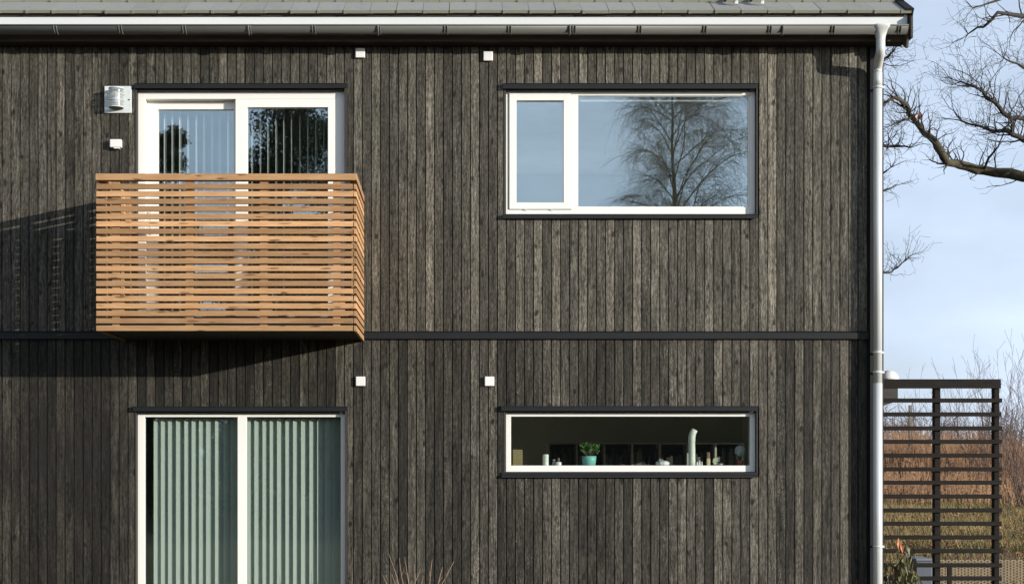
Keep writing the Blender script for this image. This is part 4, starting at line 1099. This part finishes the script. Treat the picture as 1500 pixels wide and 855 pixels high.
# ------------------------------------------------------------------ opposite the house: what the panes mirror
def at_mirror(px, T): return (px - 670)*(13 + T)/FPX
def birch():
    rng = random.Random(51); T = 40.0; x = at_mirror(990, T); y = -T; z0 = gz(x, y)
    e = empty('birch_tree', (x, y, z0), 'bare weeping birch opposite the house, mirrored in the wide upper window', 'tree')
    H = 17.6; mb = MB()
    ctr = lambda t: V(x + .12*math.sin(t*5), y + .1*math.cos(t*4), z0 + H*t)
    mb.tube([ctr(k/20*.92) for k in range(21)], [.155*(1 - k/20)**.75 + .012 for k in range(21)], 10); mb.build('trunk', M['birch'], e)
    lb, tw = MB(), MB()
    def droop(p, L, d, g=-.26):
        pts = [p.copy()]; n = 6
        for i in range(n):
            d = (d + V(0, 0, g) + rv(rng)*.13).normalized(); p = p + d*(L/n); pts.append(p.copy())
        tw.tube(pts, [.0034 - .0018*i/n for i in range(n+1)], 3, caps=False)
    for k in range(44):
        t = .40 + .52*((k + rng.random())/44); p = ctr(t); a = k*2.4 + rng.uniform(-.5, .5); L = (1.1 + 1.7*(1 - abs(t - .66)*1.4))*(1.35 if math.cos(a) > 0 else .68)
        d = V(math.cos(a), math.sin(a), rng.uniform(.75, 1.9)).normalized(); r = .042*(1-t) + .011
        n = 10; pts = [p.copy()]; rad = [r]
        for i in range(n):
            d = (d + V(0, 0, -.12*(i/n)**2*2) + rv(rng)*.13).normalized(); p = p + d*(L/n); pts.append(p.copy()); rad.append(r*(1 - .85*(i+1)/n) + .004)
            for q in range((5 if math.cos(a) > -.2 else 4) if i > 1 else 1):
                sd = (d*.7 + rv(rng)*.8 + V(0, 0, .2)).normalized()
                sp = [p.copy()]; pp = p.copy(); SL = rng.uniform(.4, 1.2)
                for w in range(4):
                    sd = (sd + rv(rng)*.2 + V(0, 0, -.08)).normalized(); pp = pp + sd*SL/4; sp.append(pp.copy())
                    for u in range(2): droop(pp, rng.uniform(.3, 1.3), (sd + rv(rng)*.7).normalized(), rng.choice((-.30, -.2, -.08)))
                tw.tube(sp, [.0075, .0065, .006, .005, .0045], 3, caps=False)
        lb.tube(pts, rad, 6)
    lb.build('limbs', M['birchtwig'], e); tag(tw.build('twigs', M['birchtwig'], e), kind='stuff')
birch()
def leafy(name, x, y, h, rad, zlow, n, seed, mat, label, cat, group=None, leaf=.16, conical=False):
    rng = random.Random(seed); z0 = gz(x, y)
    e = empty(name, (x, y, z0), label, cat, group)
    mb = MB(); mb.tube([V(x + .1*math.sin(k), y, z0 - .1 + h*.85*k/8) for k in range(9)], [max(.03, h*.022*(1 - k/8.5)) for k in range(9)], 9)
    fl = MB(); clumps = []
    for k in range(60):
        t = rng.random(); z = z0 + zlow + (h - zlow)*t
        rr = rad*(math.sin(math.pi*min(1, .18 + t*.8))**.7) if not conical else rad*(1.02 - t)
        a = rng.uniform(0, 6.28); q = rr*rng.uniform(.35, .95)
        c = V(x + math.cos(a)*q, y + math.sin(a)*q, z); clumps.append((c, rng.uniform(.25, .48)*rad*.9))
        mb.tube([V(x, y, z - .25*rr), c], [h*.007, .012], 5)
    for k in range(n):
        c, cr = rng.choice(clumps); p = c + rv(rng)*cr*rng.random()**.4
        fl.leaf(p, rv(rng), rv(rng), leaf*rng.uniform(.7, 1.4), leaf*.6, .3)
    mb.build('trunk', M['bark'], e); fl.build('crown', mat, e)
for (px, T, top, rad, n, lab, sd) in (
    (425, 40, 150, 2.5, 52000, 'tall dense evergreen opposite the house, mirrored in the right pane of the balcony door', 1),
    (492, 44, 172, 2.3, 36000, 'evergreen beside the tallest one, mirrored at the right edge of the balcony door', 2),
    (248, 42, 198, 1.5, 30000, 'lower evergreen mirrored in the left pane of the balcony door', 3),
    (380, 45, 222, 2.0, 24000, 'short round evergreen mirrored in the middle of the balcony door', 4),
    (215, 46, 235, 2.0, 20000, 'evergreen mirrored at the left edge of the balcony door', 5)):
    x = at_mirror(px, T); h = (680 - top)*(13+T)/FPX - GROUND
    leafy('evergreen_tree', x, -T, h, rad, 1.0, n, 300 + sd, M['needle'], lab, 'tree', 'evergreens opposite the house', .115)
for k in range(7):
    T = 34; px = 130 + k*62; x = at_mirror(px, T)
    leafy('evergreen_bush', x, -T, 4.0 + .5*math.sin(k*2.1), 1.15, .1, 2600, 400 + k, M['hedge'], 'dark evergreen bush in the row opposite, mirrored in the terrace door', 'bush', 'evergreen bushes opposite the house', .18)
def neighbour():
    T = 30; A = lambda px: at_mirror(px, T); y = -T
    x0, x1 = A(690), A(1180); zt = 2.9
    e = empty('neighbour_house', ((x0+x1)/2, y - 3, GROUND), 'low brown boarded house opposite, dimly mirrored in the low strip window', 'house')
    mb = MB(); z = GROUND - .05
    mb.box(x0, x1, y - 6, y - .03, z, zt)
    k = 0
    while z < zt:
        mb.box(x0, x1, y - .0295, y - .006 + .006*(k % 2), z, min(z + .13, zt)); z += .14; k += 1
    mb.build('wall', M['neigh'], e)
    for a, b in ((822, 843), (1046, 1066), (905, 935)):
        f = MB(); f.box(A(a) - .05, A(b) + .05, y + .001, y + .03, .55, 1.38); w = f.build('window', M['darkwood'], e)
        g = MB(); g.box(A(a), A(b), y + .0305, y + .034, .60, 1.33); g.build('pane', M['darkglass'], w)
    mb = MB(); mb.prism([(y + .5, zt - .05), (y + .5, zt + .12), (y - 3, zt + 1.0), (y - 6.5, zt + .12), (y - 6.5, zt - .05), (y - 3, zt + .82)], 'x', x0 - .4, x1 + .4); mb.build('roof', M['darkwood'], e)
neighbour()
# distant wood all round
def wood():
    rng = random.Random(61); mb = MB()
    for k in range(5200):
        a = rng.uniform(0, 2*math.pi); Rr = rng.uniform(210, 260); x, y = math.sin(a)*Rr, math.cos(a)*Rr; z = gz(x, y)
        h = (5 + 3.5*math.sin(a*9) * math.sin(a*23+1) + rng.uniform(0, 5)); tx, ty = math.cos(a), -math.sin(a)
        mb.tube([V(x, y, z), V(x + rng.gauss(0,.4), y, z + h*.55), V(x + rng.gauss(0,.8), y, z + h)], [.16, .11, .03], 3, caps=False)
        for q in range(7):
            s0 = z + h*rng.uniform(.25, .85); l = rng.uniform(.8, 2.4); sg = rng.choice((-1, 1))
            b = len(mb.v); px, py = x, y
            mb.v += [(px, py, s0), (px, py, s0 + .16), (px + tx*sg*l, py + ty*sg*l, s0 + l*rng.uniform(.4, 1.5)), ]
            mb.face((b, b+1, b+2))
    tag(mb.build('distant_wood', flat('distant_bare_wood', (.12,.095,.095), (.075,.06,.065), .05, .95)), 'low band of bare woodland along the horizon', 'woodland', kind='stuff')
wood()

# ------------------------------------------------------------------ light, sky, camera
SUN_AZ = 56.8; SUN_EL = 9.9      # degrees: to the right of the facade's outward normal, above the horizon
sd = V(math.sin(R(SUN_AZ))*math.cos(R(SUN_EL)), -math.cos(R(SUN_AZ))*math.cos(R(SUN_EL)), math.sin(R(SUN_EL)))
L = bpy.data.lights.new('sun', 'SUN'); L.energy = 5.0; L.angle = R(.5); L.color = (1.0, .935, .85)
lo = bpy.data.objects.new('sun', L); COL.objects.link(lo); lo.rotation_euler = sd.to_track_quat('Z', 'Y').to_euler(); lo.location = (30, -30, 20)
W = bpy.data.worlds.new('World'); SC.world = W; W.use_nodes = True; nt = W.node_tree
bg = nt.nodes['Background']
sky = N(nt, 'ShaderNodeTexSky', sky_type='NISHITA'); sky.sun_disc = False
sky.sun_elevation = R(SUN_EL); sky.sun_rotation = math.atan2(sd.x, sd.y); sky.altitude = 0; sky.air_density = 1.0; sky.dust_density = 1.2; sky.ozone_density = 1.6
c = coords(nt, (1, 1, 2.6), 'Generated')
cl = ramp(nt, [(.25, .45), (.65, 1.0)], noise(nt, c, 2.3, 6, .55))
tc = N(nt, 'ShaderNodeTexCoord'); dt = N(nt, 'ShaderNodeVectorMath', operation='DOT_PRODUCT'); nt.links.new(tc.outputs['Generated'], dt.inputs[0])
dt.inputs[1].default_value = (math.sin(R(SUN_AZ)), -math.cos(R(SUN_AZ)), 0)
el = N(nt, 'ShaderNodeSeparateXYZ'); nt.links.new(tc.outputs['Generated'], el.inputs[0])
vz = N(nt, 'ShaderNodeMapRange'); nt.links.new(el.outputs[2], vz.inputs[0]); vz.inputs[1].default_value = .05; vz.inputs[2].default_value = .8; vz.inputs[3].default_value = 1.12; vz.inputs[4].default_value = .30
vs_ = N(nt, 'ShaderNodeMapRange'); nt.links.new(dt.outputs['Value'], vs_.inputs[0]); vs_.inputs[1].default_value = -.6; vs_.inputs[2].default_value = 1; vs_.inputs[3].default_value = 1.0; vs_.inputs[4].default_value = 2.3
veil = N(nt, 'ShaderNodeVectorMath', operation='SCALE'); veil.inputs[0].default_value = (5.2, 6.2, 7.8); nt.links.new(math_(nt, 'MULTIPLY', math_(nt, 'MULTIPLY', vz.outputs[0], vs_.outputs[0]), ramp(nt, [(.36, .91), (.62, 1.06)], noise(nt, coords(nt, (1, 1, 2.2), 'Generated'), 5.5, 4, .5))), veil.inputs['Scale'])
col = mixc(nt, math_(nt, 'MULTIPLY', cl, .9), sky.outputs[0], veil.outputs[0])
nt.links.new(col, bg.inputs[0]); bg.inputs[1].default_value = .10
cam = bpy.data.cameras.new('camera'); co = bpy.data.objects.new('camera', cam); COL.objects.link(co)
co.location = (0, -CAMY, 0); co.rotation_euler = (R(90), 0, 0)
cam.sensor_width = 36; cam.lens = FPX/1500*36; cam.shift_x = (750 - 670)/1500; cam.shift_y = (680 - 427.5)/1500
cam.clip_end = 5000; SC.camera = co
SC.render.resolution_x = 1024; SC.render.resolution_y = 583
vs = SC.view_settings; vs.view_transform = 'Standard'; vs.look = 'None'; vs.exposure = .25; vs.gamma = 1; vs.use_curve_mapping = False
cy = SC.cycles; cy.use_denoising = True; cy.denoiser = 'OPENIMAGEDENOISE'; cy.max_bounces = 10; cy.transparent_max_bounces = 24
cy.sample_clamp_indirect = 6.0; cy.caustics_reflective = False; cy.caustics_refractive = False
